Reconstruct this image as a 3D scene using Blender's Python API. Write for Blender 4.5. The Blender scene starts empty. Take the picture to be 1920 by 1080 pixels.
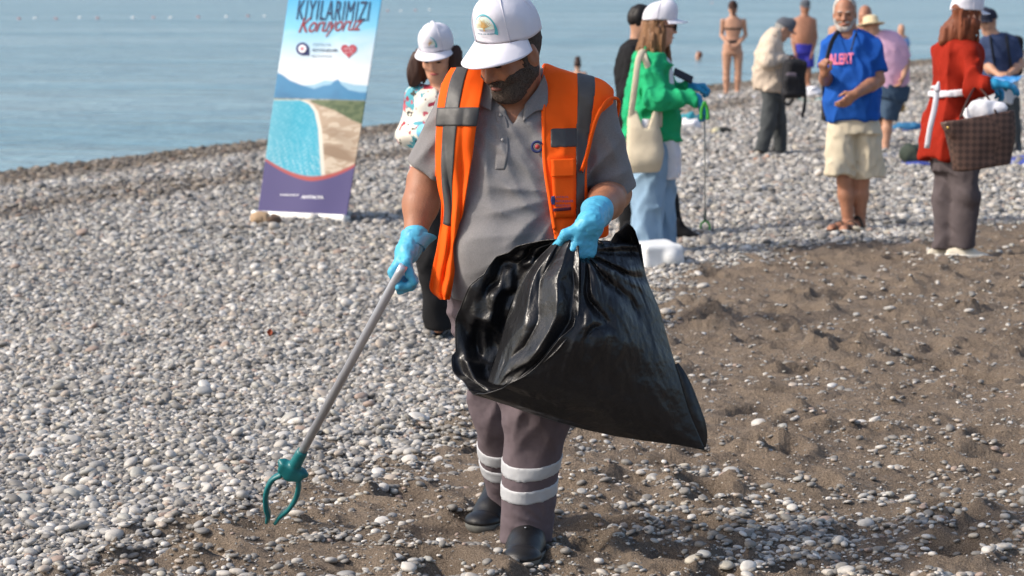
import bpy, math, random
import numpy as np
from mathutils import Vector, Matrix
random.seed(7); RNG = np.random.default_rng(11)
S = bpy.context.scene
COL = S.collection
# ------------------------------------------------------------------ camera, sky, sun, exposure
CAM_H, FPX = 1.765, 4800.0
PITCH = math.atan(580.0 / FPX)
cd = bpy.data.cameras.new('camera'); cam = bpy.data.objects.new('camera', cd); COL.objects.link(cam)
cam.location = (0, 0, CAM_H); cam.rotation_euler = (math.pi / 2 - PITCH, 0, 0)
cd.sensor_width = 36.0; cd.lens = 36.0 * FPX / 1920.0; cd.clip_end = 30000; cd.clip_start = 0.1
cd.dof.use_dof = True; cd.dof.focus_distance = 7.65; cd.dof.aperture_fstop = 6.7
S.camera = cam
SUN_EL, SUN_AZ = math.radians(38), math.radians(-103)      # azimuth from +Y (view direction), negative = left
W = bpy.data.worlds.new('World'); S.world = W; W.use_nodes = True
wn = W.node_tree.nodes; wl = W.node_tree.links
sky = wn.new('ShaderNodeTexSky'); sky.sky_type = 'NISHITA'; sky.sun_disc = False
sky.sun_elevation = SUN_EL; sky.sun_rotation = SUN_AZ
sky.air_density = 1.0; sky.dust_density = 3.2; sky.ozone_density = 1.2
wl.new(sky.outputs[0], wn['Background'].inputs[0]); wn['Background'].inputs[1].default_value = 0.15
ld = bpy.data.lights.new('sun', 'SUN'); ld.energy = 2.5; ld.angle = math.radians(5.0); ld.color = (1.0, 0.92, 0.81)
sun = bpy.data.objects.new('sun', ld); COL.objects.link(sun)
sdir = Vector((math.sin(SUN_AZ) * math.cos(SUN_EL), math.cos(SUN_AZ) * math.cos(SUN_EL), math.sin(SUN_EL)))
sun.rotation_euler = sdir.to_track_quat('Z', 'Y').to_euler(); sun.location = (-20, -5, 20)
S.view_settings.view_transform = 'Standard'; S.view_settings.look = 'None'
S.view_settings.exposure = 0.40; S.view_settings.gamma = 1.0
S.render.engine = 'CYCLES'; S.cycles.use_denoising = True
try: S.cycles.denoiser = 'OPENIMAGEDENOISE'
except Exception: pass
S.cycles.max_bounces = 6; S.cycles.caustics_reflective = False; S.cycles.caustics_refractive = False
# ------------------------------------------------------------------ helpers
A = np.array
def v3(*p): return np.array(p, float)
def nrm(v): v = np.asarray(v, float); return v / (np.linalg.norm(v) + 1e-12)
CT, ST = math.cos(PITCH), math.sin(PITCH)
def P(px, py, Y):
    """a point of the place at distance Y seen along the sight line px, py of the 1920x1080 photograph"""
    a, b = (px - 960) / FPX, (540 - py) / FPX
    d = np.array([a, CT + b * ST, -ST + b * CT])
    return np.array([0, 0, CAM_H]) + d * (Y / d[1])
def lin(c): c = c / 255.0; return c / 12.92 if c <= 0.04045 else ((c + 0.055) / 1.055) ** 2.4
def rgb(r, g, b, k=1.0): return (lin(r) * k, lin(g) * k, lin(b) * k, 1)
MATS = {}
def mat(name, col, rough=0.75, var=0.12, vs=6.0, bump=0.0, bs=60.0, spec=0.35, metal=0.0, bump2=0.0, bs2=9.0, stretch=None,
        sheen=0.0, sss=0.0, coat=0.0, trans=0.0):
    if name in MATS: return MATS[name]
    m = bpy.data.materials.new(name); m.use_nodes = True; MATS[name] = m
    n, l = m.node_tree.nodes, m.node_tree.links; b = n['Principled BSDF']
    tc = n.new('ShaderNodeTexCoord'); src = tc.outputs['Object']
    if stretch:
        mp = n.new('ShaderNodeMapping'); mp.inputs['Scale'].default_value = stretch; l.new(src, mp.inputs[0]); src = mp.outputs[0]
    nz = n.new('ShaderNodeTexNoise'); nz.inputs['Scale'].default_value = vs; nz.inputs['Detail'].default_value = 6; l.new(src, nz.inputs[0])
    mr = n.new('ShaderNodeMapRange'); mr.inputs[1].default_value = .25; mr.inputs[2].default_value = .75
    mr.inputs[3].default_value = 1 - var; mr.inputs[4].default_value = 1 + var; l.new(nz.outputs[0], mr.inputs[0])
    hs = n.new('ShaderNodeMix'); hs.data_type = 'RGBA'; hs.blend_type = 'MULTIPLY'; hs.inputs[0].default_value = 1
    hs.inputs[6].default_value = col; l.new(mr.outputs[0], hs.inputs[7]); l.new(hs.outputs[2], b.inputs['Base Color'])
    b.inputs['Roughness'].default_value = rough; b.inputs['Metallic'].default_value = metal
    b.inputs['Specular IOR Level'].default_value = spec
    if sheen: b.inputs['Sheen Weight'].default_value = sheen
    if coat: b.inputs['Coat Weight'].default_value = coat
    if sss: b.inputs['Subsurface Weight'].default_value = sss; b.inputs['Subsurface Radius'].default_value = (.012, .005, .003); b.inputs['Subsurface Scale'].default_value = 1.0
    if trans: b.inputs['Transmission Weight'].default_value = trans
    prev = None
    for amt, sc, det in ((bump2, bs2, 3), (bump, bs, 4)):
        if amt:
            q = n.new('ShaderNodeTexNoise'); q.inputs['Scale'].default_value = sc; q.inputs['Detail'].default_value = det; l.new(src, q.inputs[0])
            bp = n.new('ShaderNodeBump'); bp.inputs['Strength'].default_value = 1.0; bp.inputs['Distance'].default_value = amt
            l.new(q.outputs[0], bp.inputs['Height'])
            if prev: l.new(prev, bp.inputs['Normal'])
            prev = bp.outputs[0]
    if prev: l.new(prev, b.inputs['Normal'])
    return m
def cmat(name, rough=0.6, attr='col', spec=0.3, bump=0.0, bs=200):
    """material that shows the colours printed on the mesh (attribute col)"""
    m = mat(name, (1, 1, 1, 1), rough=rough, var=.03, spec=spec, bump=bump, bs=bs)
    n, l = m.node_tree.nodes, m.node_tree.links
    a = n.new('ShaderNodeAttribute'); a.attribute_name = attr
    mx = [x for x in n if x.bl_idname == 'ShaderNodeMix'][0]; l.new(a.outputs['Color'], mx.inputs[6])
    return m
def empty(name, loc, label=None, cat=None, group=None):
    o = bpy.data.objects.new(name, None); o.location = [float(q) for q in loc]; COL.objects.link(o); o.empty_display_size = .1
    return tag(o, label, cat, group)
def tag(o, label=None, cat=None, group=None, kind=None):
    if label: o['label'] = label
    if cat: o['category'] = cat
    if group: o['group'] = group
    if kind: o['kind'] = kind
    return o
def origin(p):
    w = np.zeros(3)
    while p is not None: w = w + A(p.location); p = p.parent
    return w
def mesh_data(name, V, F, m=None, smooth=True, col=None):
    me = bpy.data.meshes.new(name); V = np.asarray(V, np.float32)
    if isinstance(F, np.ndarray):
        k = F.shape[1]; me.vertices.add(len(V)); me.vertices.foreach_set('co', V.ravel())
        me.loops.add(F.size); me.loops.foreach_set('vertex_index', F.astype(np.int32).ravel())
        me.polygons.add(len(F)); me.polygons.foreach_set('loop_start', np.arange(0, F.size, k, dtype=np.int32))
        me.update(calc_edges=True); me.validate()
    else:
        me.from_pydata([tuple(map(float, q)) for q in V], [], F); me.update()
    if smooth: me.polygons.foreach_set('use_smooth', np.ones(len(me.polygons), bool))
    if col is not None:
        ca = me.color_attributes.new('col', 'FLOAT_COLOR', 'POINT'); c = np.ones((len(V), 4), np.float32); c[:, :col.shape[1]] = col
        ca.data.foreach_set('color', c.ravel())
    if m: me.materials.append(m)
    return me
def obj(name, V, F, m=None, parent=None, smooth=True, col=None, thick=0.0, base=None, sub=0):
    V = np.asarray(V, float)
    o0 = origin(parent) if parent is not None else (A(base) if base is not None else np.zeros(3))
    me = mesh_data(name, V - o0, F, m, smooth, col)
    o = bpy.data.objects.new(name, me); COL.objects.link(o)
    if parent is not None: o.parent = parent
    elif base is not None: o.location = [float(q) for q in base]
    if thick:
        s = o.modifiers.new('thickness', 'SOLIDIFY'); s.thickness = thick; s.offset = 0
    if sub:
        s = o.modifiers.new('round', 'SUBSURF'); s.levels = sub; s.render_levels = sub
    return o
def grid_faces(n, m, wrap=False):
    i, j = np.meshgrid(np.arange(n - 1), np.arange(m if wrap else m - 1), indexing='ij'); j2 = (j + 1) % m
    return np.stack([i * m + j, i * m + j2, (i + 1) * m + j2, (i + 1) * m + j], -1).reshape(-1, 4)
def tube_vf(path, rad, n=10, flat=1.0, up=(0, 0, 1)):
    path = np.asarray(path, float); k = len(path); rad = np.broadcast_to(np.asarray(rad, float), (k,))
    t = np.gradient(path, axis=0); t /= np.linalg.norm(t, axis=1)[:, None] + 1e-9
    u = np.asarray(up, float); V = []
    for i in range(k):
        u = u - t[i] * (u @ t[i])
        if np.linalg.norm(u) < 1e-4: u = np.cross(t[i], [1, .3, .2])
        u = nrm(u); w = np.cross(t[i], u)
        a = np.arange(n) * 2 * math.pi / n
        V.append(path[i] + rad[i] * (np.cos(a)[:, None] * u * flat + np.sin(a)[:, None] * w))
    V = np.concatenate(V); F = [tuple(f) for f in grid_faces(k, n, True)]
    F += [tuple(range(n))[::-1], tuple(range((k - 1) * n, k * n))]
    return V, F
def tube(name, path, rad, m, parent=None, n=10, flat=1.0, up=(0, 0, 1), base=None):
    V, F = tube_vf(path, rad, n, flat, up); return obj(name, V, F, m, parent, base=base)
def smooth_path(pts, n=40):
    """Catmull-Rom through control rows (works on any trailing shape)"""
    p = np.asarray(pts, float); k = len(p)
    if k < 2: return p
    q = np.concatenate([[2 * p[0] - p[1]], p, [2 * p[-1] - p[-2]]])
    s = np.linspace(0, k - 1, n); i = np.minimum(s.astype(int), k - 2); f = (s - i).reshape((-1,) + (1,) * (p.ndim - 1))
    a, b, c, d = q[i], q[i + 1], q[i + 2], q[i + 3]
    return .5 * (2 * b + (c - a) * f + (2 * a - 5 * b + 4 * c - d) * f ** 2 + (3 * b - a - 3 * c + d) * f ** 3)
def sheet(ctrl, n, m):
    g = smooth_path(np.asarray(ctrl, float), n); g = np.swapaxes(smooth_path(np.swapaxes(g, 0, 1), m), 0, 1); return g
def box_vf(c, sx, sy, sz, R=np.eye(3), bev=0.0):
    V = A([[x, y, z] for x in (-1, 1) for y in (-1, 1) for z in (-1, 1)], float) * A([sx, sy, sz]) / 2
    F = [(0, 1, 3, 2), (4, 6, 7, 5), (0, 4, 5, 1), (2, 3, 7, 6), (0, 2, 6, 4), (1, 5, 7, 3)]
    return V @ R.T + A(c), F
def text_vf(s, size=1.0, bold=0.0, shear=0.0, align='CENTER', space=1.0):
    cu = bpy.data.curves.new('t', 'FONT'); cu.body = s; cu.size = size; cu.offset = bold; cu.shear = shear
    cu.align_x = align; cu.space_character = space; cu.resolution_u = 3
    o = bpy.data.objects.new('t', cu); COL.objects.link(o); bpy.context.view_layer.update()
    me = bpy.data.meshes.new_from_object(o.evaluated_get(bpy.context.evaluated_depsgraph_get()))
    V = A([list(q.co) for q in me.vertices]); F = [tuple(p.vertices) for p in me.polygons]
    bpy.data.objects.remove(o); bpy.data.curves.remove(cu); bpy.data.meshes.remove(me)
    return V, F
# ------------------------------------------------------------------ solid modelling: fields and their surfaces
class Wob:
    """smooth pseudo-noise made of warped sines, used for folds and lumps"""
    def __init__(s, seed, freq, n=7, aniso=(1, 1, 1)):
        r = np.random.default_rng(seed); d = r.normal(size=(n, 3)); d /= np.linalg.norm(d, axis=1)[:, None]
        s.k = (d * A(aniso) * freq * r.uniform(.6, 1.6, (n, 1)) * 6.283).astype(np.float32); s.p = r.uniform(0, 6.28, n); s.n = n
    def __call__(s, p):
        o = 0.0; w = 0.0
        for i in range(s.n):
            ph = p @ s.k[i] + s.p[i] + w; v = np.sin(ph); w = 1.1 * v; o = o + v
        return o / s.n ** .5
def cap(a, b, ra, rb=None, flat=None):
    """tapered capsule; flat = (direction, factor) squeezes it along a direction"""
    a, b = A(a, float), A(b, float); rb = ra if rb is None else rb; ab = b - a; L2 = ab @ ab + 1e-9; R = max(ra, rb)
    def f(p):
        q = p - a
        if flat is not None:
            fd = nrm(flat[0]); 
            t = np.clip((q @ ab) / L2, 0, 1); r = q - t[..., None] * ab; c = r @ fd
            r = r + (c * (1 / flat[1] - 1))[..., None] * fd
            return np.sqrt((r * r).sum(-1)) - (ra + (rb - ra) * t)
        t = np.clip((q @ ab) / L2, 0, 1); r = q - t[..., None] * ab
        return np.sqrt((r * r).sum(-1)) - (ra + (rb - ra) * t)
    return np.minimum(a, b) - R, np.maximum(a, b) + R, f
def fcap(a, b, ra, rb=None, r=.012):
    """tapered limb cut off square at b (sleeve, trouser leg)"""
    lo, hi, f0 = cap(a, b, ra, rb); a, b = A(a, float), A(b, float); d = nrm(b - a)
    def f(p):
        x = f0(p); y = (p - b) @ d; h = np.maximum(r - np.abs(x - y), 0) / r; return np.maximum(x, y) + h * h * r * .25
    return lo, hi, f
def ell(c, r, ax=np.eye(3)):
    """ellipsoid with radii r along the rows of ax"""
    c = A(c, float); r = A(r, float); ax = A(ax, float); e = np.sqrt(((ax * r[:, None]) ** 2).sum(0))
    def f(p):
        q = ((p - c) @ ax.T); k0 = np.sqrt(((q / r) ** 2).sum(-1)); k1 = np.sqrt(((q / r ** 2) ** 2).sum(-1)) + 1e-9
        return k0 * (k0 - 1) / k1
    return c - e, c + e, f
def loft(secs, lat, pw=2.3, rnd=.02):
    """stack of (centre, half width, half depth) sections; lat = direction of the width"""
    C = A([s[0] for s in secs], float); w = A([s[1] for s in secs], float); d = A([s[2] for s in secs], float)
    ax = nrm(C[-1] - C[0]); lat = A(lat, float); lat = nrm(lat - ax * (lat @ ax)); fw = np.cross(ax, lat)
    t = (C - C[0]) @ ax; X = (C - C[0]) @ lat; Yy = (C - C[0]) @ fw
    tt = np.linspace(t[0], t[-1], 60); 
    def up(v):
        o = np.argsort(t); s = smooth_path(np.stack([t[o], v[o]], 1), 200); return np.interp(tt, s[:, 0], s[:, 1])
    X, Yy, w2, d2 = up(X), up(Yy), up(w), up(d); R = max(w.max(), d.max())
    def f(p):
        q = p - C[0]; s = q @ ax; x = q @ lat; y = q @ fw; sc = np.clip(s, t[0], t[-1])
        ww, dd = np.interp(sc, tt, w2), np.interp(sc, tt, d2)
        e = (np.abs((x - np.interp(sc, tt, X)) / ww) ** pw + np.abs((y - np.interp(sc, tt, Yy)) / dd) ** pw + 1e-9) ** (1 / pw)
        a = (e - 1) * np.minimum(ww, dd); b = np.maximum(t[0] - s, s - t[-1])
        h = np.maximum(rnd - np.abs(a - b), 0) / rnd
        return np.maximum(a, b) + h * h * rnd * .25
    return C.min(0) - R - .01, C.max(0) + R + .01, f
def rbox(c, half, ax=np.eye(3), r=.01):
    c = A(c, float); half = A(half, float) - r; ax = A(ax, float); e = (np.abs(ax) * (half + r)[:, None]).sum(0)
    def f(p):
        q = np.abs((p - c) @ ax.T) - half
        return np.sqrt((np.maximum(q, 0) ** 2).sum(-1)) + np.minimum(q.max(-1), 0) - r
    return c - e, c + e, f
class Field:
    def __init__(s, k=.03): s.k = k; s.ops = []; s.mod = []; s.off = 0.0
    def add(s, prim, k=None, op='u'): s.ops.append((prim, s.k if k is None else k, op)); return s
    def copy(s): g = Field(s.k); g.ops = list(s.ops); g.mod = list(s.mod); g.off = s.off; return g
    def warp(s, fn): s.mod.append(('+', fn)); return s
    def cut(s, fn): s.mod.append(('max', fn)); return s
    def bounds(s):
        u = [p for p, k, o in s.ops if o == 'u']
        return np.min([p[0] for p in u], 0) - .04 + min(-s.off, 0), np.max([p[1] for p in u], 0) + .04 + max(s.off, 0)
    def _mods(s, p, D):
        for o, fn in s.mod:
            D = D + fn(p) if o == '+' else np.maximum(D, fn(p))
        return D
    def ev(s, pts):
        p = np.asarray(pts, np.float32); D = np.full(p.shape[:-1], 1.0, np.float32)
        for (lo, hi, f), k, op in s.ops: D = s._comb(D, f(p), k, op)
        return s._mods(p, D - s.off)
    @staticmethod
    def _comb(a, b, k, op):
        if op == 'u': h = np.maximum(k - np.abs(a - b), 0) / k; return np.minimum(a, b) - h * h * k * .25
        if op == 's': b = -b
        h = np.maximum(k - np.abs(a - b), 0) / k; return np.maximum(a, b) + h * h * k * .25
    def mesh(s, h, clip=None, relax=1):
        lo, hi = s.bounds()
        if clip is not None: lo = np.maximum(lo, clip[0]); hi = np.minimum(hi, clip[1])
        n = np.ceil((hi - lo) / h).astype(int) + 2
        ax = [(lo[i] + h * np.arange(n[i])).astype(np.float32) for i in range(3)]
        D = np.full(n, 1.0, np.float32)
        def sub(sl): return np.stack(np.meshgrid(ax[0][sl[0]], ax[1][sl[1]], ax[2][sl[2]], indexing='ij'), -1)
        for (plo, phi, f), k, op in s.ops:
            m = k + .04 + max(s.off, 0)
            i0 = np.clip(np.floor((plo - m - lo) / h).astype(int), 0, n); i1 = np.clip(np.ceil((phi + m - lo) / h).astype(int) + 1, 0, n)
            if op == 'i': i0 = np.zeros(3, int); i1 = n
            if (i1 <= i0).any(): continue
            sl = tuple(slice(i0[i], i1[i]) for i in range(3)); D[sl] = s._comb(D[sl], f(sub(sl)), k, op)
        full = (slice(None),) * 3
        D -= s.off
        if s.mod:
            near = D < .25; pts = sub(full)[near]; D[near] = s._mods(pts, D[near])
        D[0] = D[-1] = .5; D[:, 0] = D[:, -1] = .5; D[:, :, 0] = D[:, :, -1] = .5
        return nets(D, lo, h, relax)
def nets(D, lo, h, relax=1):
    I = D < 0
    cnt = sum(I[a:I.shape[0] - 1 + a, b:I.shape[1] - 1 + b, c:I.shape[2] - 1 + c].astype(np.int8) for a in (0, 1) for b in (0, 1) for c in (0, 1))
    act = (cnt > 0) & (cnt < 8); idx = np.full(act.shape, -1, np.int64); cells = np.argwhere(act); idx[act] = np.arange(len(cells))
    acc = np.zeros((len(cells), 3)); num = np.zeros(len(cells)); C = [(a, b, c) for a in (0, 1) for b in (0, 1) for c in (0, 1)]
    for a in C:
        for ax in range(3):
            if a[ax]: continue
            b = list(a); b[ax] = 1
            da = D[cells[:, 0] + a[0], cells[:, 1] + a[1], cells[:, 2] + a[2]]; db = D[cells[:, 0] + b[0], cells[:, 1] + b[1], cells[:, 2] + b[2]]
            m = (da < 0) != (db < 0); t = np.where(m, da / np.where(da == db, 1, da - db), 0)
            pos = np.tile(A(a, float), (len(cells), 1)); pos[:, ax] += t; acc[m] += pos[m]; num[m] += 1
    V = lo + h * (cells + acc / np.maximum(num, 1)[:, None]); Q = []
    for ax in range(3):
        o1, o2 = (ax + 1) % 3, (ax + 2) % 3
        s0 = [slice(1, -1)] * 3; s1 = [slice(1, -1)] * 3; s0[ax] = slice(0, -1); s1[ax] = slice(1, None)
        a, b = I[tuple(s0)], I[tuple(s1)]; e = np.argwhere(a != b); inside = a[a != b]
        off = np.ones(3, int); off[ax] = 0; e = e + off
        def cell(d1, d2):
            q = e.copy(); q[:, o1] -= d1; q[:, o2] -= d2; return idx[q[:, 0], q[:, 1], q[:, 2]]
        f = np.stack([cell(1, 1), cell(0, 1), cell(0, 0), cell(1, 0)], 1); f[~inside] = f[~inside][:, ::-1]; Q.append(f)
    Q = np.concatenate(Q); Q = Q[(Q >= 0).all(1)]
    for _ in range(relax):
        E = np.concatenate([Q[:, [i, (i + 1) % 4]] for i in range(4)]); s = np.zeros_like(V); c = np.zeros(len(V))
        for d in range(3): s[:, d] = np.bincount(E[:, 0], V[E[:, 1], d], len(V)) + np.bincount(E[:, 1], V[E[:, 0], d], len(V))
        c = np.bincount(E[:, 0], minlength=len(V)) + np.bincount(E[:, 1], minlength=len(V))
        V = V + .45 * (s / np.maximum(c, 1)[:, None] - V)
    return V, Q
def solid(name, F, h, m, parent=None, base=None, relax=1, clip=None, colfn=None):
    V, Q = F.mesh(h, clip, relax)
    return obj(name, V, Q, m, parent, base=base, col=None if colfn is None else colfn(V))
# ------------------------------------------------------------------ beach: shape of the ground
SEA_Z = -0.575
SP = A([[-60, -4.0], [-8, -1.5], [-1.5, -.70], [0, -.575], [1.2, -.50], [2.6, -.40], [3.3, -.315], [4.2, -.30], [6, -.285], [9, -.25], [10.5, -.17], [12, -.095], [14.5, 0], [17, .03], [30, .10], [400, .6]])
def shore_s(x, y): return (x - (-6.1 + .42 * (y - 30.5))) * .922
_w1, _w2, _w3, _w4, _w5 = Wob(3, .35), Wob(4, 1.3), Wob(5, 4.5), Wob(6, 9), Wob(7, 17)
BND = A([[-3.2, 6.6], [-1.75, 7.3], [-1.25, 8.1], [-.84, 8.75], [-.43, 9.76], [.1, 11.3], [.55, 13.2], [.85, 15.2], [1.45, 17.0], [3.7, 18.6], [7, 19.6], [14, 21]])
def sand_amount(x, y):
    """1 = brown sand, 0 = pebble bed"""
    p = np.stack([x, y, 0 * x], -1)
    xb = np.interp(y, BND[:, 1], BND[:, 0], left=-9, right=30); d1 = (x - xb) * .75
    d1 = np.where(y > 16, np.minimum(d1, (np.interp(x, BND[:, 0], BND[:, 1]) - y)), d1)
    return np.clip(.5 + (d1 + .16 * _w2(p) + .09 * _w3(p)) / .5, 0, 1)
# trodden hollows in the sand
r_ = np.random.default_rng(21); PITS = []
for i in range(640):
    y = r_.uniform(6.2, 18); x = r_.uniform(-1.6, 5.5)
    PITS.append((x, y, r_.uniform(.035, .11), r_.uniform(.05, .19), r_.uniform(0, 3.14), r_.uniform(.010, .052)))
for i in range(230):        # deeper heel marks with steep sides
    y = 6.5 + 11.5 * r_.uniform(0, 1); x = r_.uniform(-1.2, 5.2); PITS.append((x, y, r_.uniform(.05, .09), r_.uniform(.06, .13), r_.uniform(0, 3.14), r_.uniform(.035, .075)))
def terrain(x, y):
    x = np.asarray(x, float); y = np.asarray(y, float); s = shore_s(x, y); z = np.interp(s, SP[:, 0], SP[:, 1]); p = np.stack([x, y, 0 * x], -1)
    return z + (.012 * _w1(p) + .006 * _w2(p)) * np.clip(.35 + s / 3, 0, 1)
def terrain_fine(x, y):
    z = terrain(x, y); sa = sand_amount(x, y); p = np.stack([x, y, 0 * x], -1)
    z = z + sa * (.009 * _w3(p) + .0075 * np.abs(_w4(p)) + .0045 * _w5(p)); d = np.zeros_like(z)
    for px, py, a, b, t, h in PITS:
        m = (np.abs(x - px) < .4) & (np.abs(y - py) < .4)
        if not m.any(): continue
        u = (x[m] - px) * math.cos(t) + (y[m] - py) * math.sin(t); v = -(x[m] - px) * math.sin(t) + (y[m] - py) * math.cos(t)
        q = np.sqrt((u / a) ** 2 + (v / b) ** 2); d[m] += h * (-np.exp(-q ** 3.2) + .55 * np.exp(-((q - 1.45) / .45) ** 2))
    return z + d * np.clip(sa * 1.3, 0, 1)
def gz(x, y): return float(terrain(A([x]), A([y]))[0])
def G(px, py):
    """point of the ground on the sight line px, py"""
    lo, hi = 3.0, 400.0
    for _ in range(50):
        m = (lo + hi) / 2; q = P(px, py, m)
        if q[2] > max(gz(q[0], q[1]), SEA_Z): lo = m
        else: hi = m
    return P(px, py, lo)
def spaced(knots):
    out = [knots[0][0]]
    for (a, st), (b, st2) in zip(knots[:-1], knots[1:]):
        x = a
        while x < b - 1e-6:
            f = (x - a) / (b - a); x += st * (1 - f) + st2 * f; out.append(min(x, b))
    return A(out)
gx = spaced([(-400, 60), (-40, 6), (-6, .2), (-3, .022), (3.2, .022), (6, .10), (15, .5), (40, 6), (400, 60)])
gy = spaced([(-60, 10), (0, 1.0), (5, .2), (6.8, .018), (10.5, .022), (18, .04), (24, .12), (60, .4), (90, 3), (400, 50)])
GX, GY = np.meshgrid(gx, gy, indexing='ij'); GZ = terrain_fine(GX, GY); SA = sand_amount(GX, GY)
wet = np.maximum(np.clip(1.2 - shore_s(GX, GY) / 2.3, 0, 1), .8 * np.exp(-((shore_s(GX, GY) - 4.6) / .5) ** 2))
me = mesh_data('beach', np.stack([GX, GY, GZ], -1).reshape(-1, 3), grid_faces(len(gx), len(gy))[:, ::-1].copy(), None, True,
               np.stack([SA, wet, 0 * SA], -1).reshape(-1, 3))
beach = bpy.data.objects.new('beach', me); COL.objects.link(beach); tag(beach, kind='structure')
m = bpy.data.materials.new('beach_ground'); m.use_nodes = True; n, l = m.node_tree.nodes, m.node_tree.links; b = n['Principled BSDF']; me.materials.append(m)
tc = n.new('ShaderNodeTexCoord'); at = n.new('ShaderNodeAttribute'); at.attribute_name = 'col'; sp = n.new('ShaderNodeSeparateColor'); l.new(at.outputs['Color'], sp.inputs[0])
def noise(sc, det=5, rough=.6):
    q = n.new('ShaderNodeTexNoise'); q.inputs['Scale'].default_value = sc; q.inputs['Detail'].default_value = det; q.inputs['Roughness'].default_value = rough
    l.new(tc.outputs['Object'], q.inputs[0]); return q.outputs[0]
def ramp(src, stops):
    r = n.new('ShaderNodeValToRGB'); l.new(src, r.inputs[0]); e = r.color_ramp.elements
    e[0].position, e[0].color = stops[0]; e[1].position, e[1].color = stops[-1]
    for p_, c_ in stops[1:-1]: q = e.new(p_); q.color = c_
    return r.outputs[0]
def mix(f, a, b_, mode='MIX'):
    q = n.new('ShaderNodeMix'); q.data_type = 'RGBA'; q.blend_type = mode
    for i, s_ in ((0, f), (6, a), (7, b_)):
        if hasattr(s_, 'links'): l.new(s_, q.inputs[i])
        else: q.inputs[i].default_value = s_
    return q.outputs[2]
sandc = ramp(noise(260, 4, .85), [(.30, (.10, .077, .057, 1)), (.5, (.29, .228, .172, 1)), (.70, (.56, .47, .385, 1))])
sandc = mix(.55, sandc, ramp(noise(2.2, 6), [(.3, (.55, .52, .50, 1)), (.7, (1.0, .98, .95, 1))]), 'MULTIPLY')
grav = ramp(noise(90, 4, .7), [(.3, (.12, .105, .09, 1)), (.7, (.34, .31, .27, 1))])
cc = mix(sp.outputs[0], grav, sandc); cc = mix(sp.outputs[1], cc, (.10, .078, .055, 1)); l.new(cc, b.inputs['Base Color'])
b.inputs['Roughness'].default_value = .9; b.inputs['Specular IOR Level'].default_value = .2
bp = n.new('ShaderNodeBump'); bp.inputs['Distance'].default_value = .010; l.new(noise(190, 5, .8), bp.inputs['Height'])
bp2 = n.new('ShaderNodeBump'); bp2.inputs['Distance'].default_value = .034; l.new(noise(34, 5, .65), bp2.inputs['Height']); l.new(bp.outputs[0], bp2.inputs['Normal']); l.new(bp2.outputs[0], b.inputs['Normal'])
# ------------------------------------------------------------------ sea
sx = spaced([(-9000, 2000), (-60, 8), (60, 8), (9000, 2000)]); sy = spaced([(-2000, 500), (0, 8), (120, 10), (14000, 2500)])
SX, SY = np.meshgrid(sx, sy, indexing='ij')
sea = obj('sea', np.stack([SX, SY, 0 * SX + SEA_Z], -1).reshape(-1, 3), grid_faces(len(sx), len(sy))[:, ::-1].copy()); tag(sea, kind='structure')
m = bpy.data.materials.new('sea_water'); m.use_nodes = True; n, l = m.node_tree.nodes, m.node_tree.links; b = n['Principled BSDF']; sea.data.materials.append(m)
tc = n.new('ShaderNodeTexCoord')
def wave(scx, scy, sc, det):
    mp = n.new('ShaderNodeMapping'); mp.inputs['Rotation'].default_value = (0, 0, math.radians(67)); mp.inputs['Scale'].default_value = (scx, scy, 1); l.new(tc.outputs['Object'], mp.inputs[0])
    q = n.new('ShaderNodeTexNoise'); q.inputs['Scale'].default_value = sc; q.inputs['Detail'].default_value = det; q.inputs['Roughness'].default_value = .55; l.new(mp.outputs[0], q.inputs[0]); return q.outputs[0]
b.inputs['Base Color'].default_value = (.2, .3, .34, 1); b.inputs['Roughness'].default_value = .2; b.inputs['IOR'].default_value = 1.33
big = wave(.3, 1.0, .11, 6)
cr = n.new('ShaderNodeValToRGB'); cr.color_ramp.elements[0].position = .3; cr.color_ramp.elements[0].color = (.15, .29, .36, 1); cr.color_ramp.elements[1].position = .7; cr.color_ramp.elements[1].color = (.29, .42, .475, 1)
l.new(big, cr.inputs[0]); l.new(cr.outputs[0], b.inputs['Base Color'])
prev = None
for args, dist in (((.30, 1, .22, 3), 1.3), ((.45, 1, 1.1, 4), .55), ((.8, 1.3, 5, 3), .07)):
    bp = n.new('ShaderNodeBump'); bp.inputs['Strength'].default_value = 1; bp.inputs['Distance'].default_value = dist; l.new(wave(*args), bp.inputs['Height'])
    if prev: l.new(prev, bp.inputs['Normal'])
    prev = bp.outputs[0]
l.new(prev, b.inputs['Normal'])
# ------------------------------------------------------------------ pebbles
def pebble_mesh(i):
    import bmesh
    r = np.random.default_rng(100 + i); bm = bmesh.new(); bmesh.ops.create_icosphere(bm, subdivisions=2, radius=1.0)
    V = A([list(q.co) for q in bm.verts]); F = A([[q.index for q in f.verts] for f in bm.faces]); bm.free()
    w = Wob(300 + i, .16, 5); V = V * (1 + .16 * w(V.astype(np.float32)))[:, None]
    V = np.sign(V) * np.abs(V) ** r.uniform(.86, 1.0)
    V = V * A([1, r.uniform(.62, .92), r.uniform(.34, .62)]) * .5
    return mesh_data('pebble', V, F, MATS['pebble_stone'])
pm = bpy.data.materials.new('pebble_stone'); MATS['pebble_stone'] = pm; pm.use_nodes = True; n, l = pm.node_tree.nodes, pm.node_tree.links; b = n['Principled BSDF']
at = n.new('ShaderNodeAttribute'); at.attribute_type = 'INSTANCER'; at.attribute_name = 'tone'
ao = n.new('ShaderNodeObjectInfo'); tc = n.new('ShaderNodeTexCoord')
add = n.new('ShaderNodeMath'); add.operation = 'ADD'; l.new(at.outputs['Fac'], add.inputs[0])
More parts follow.
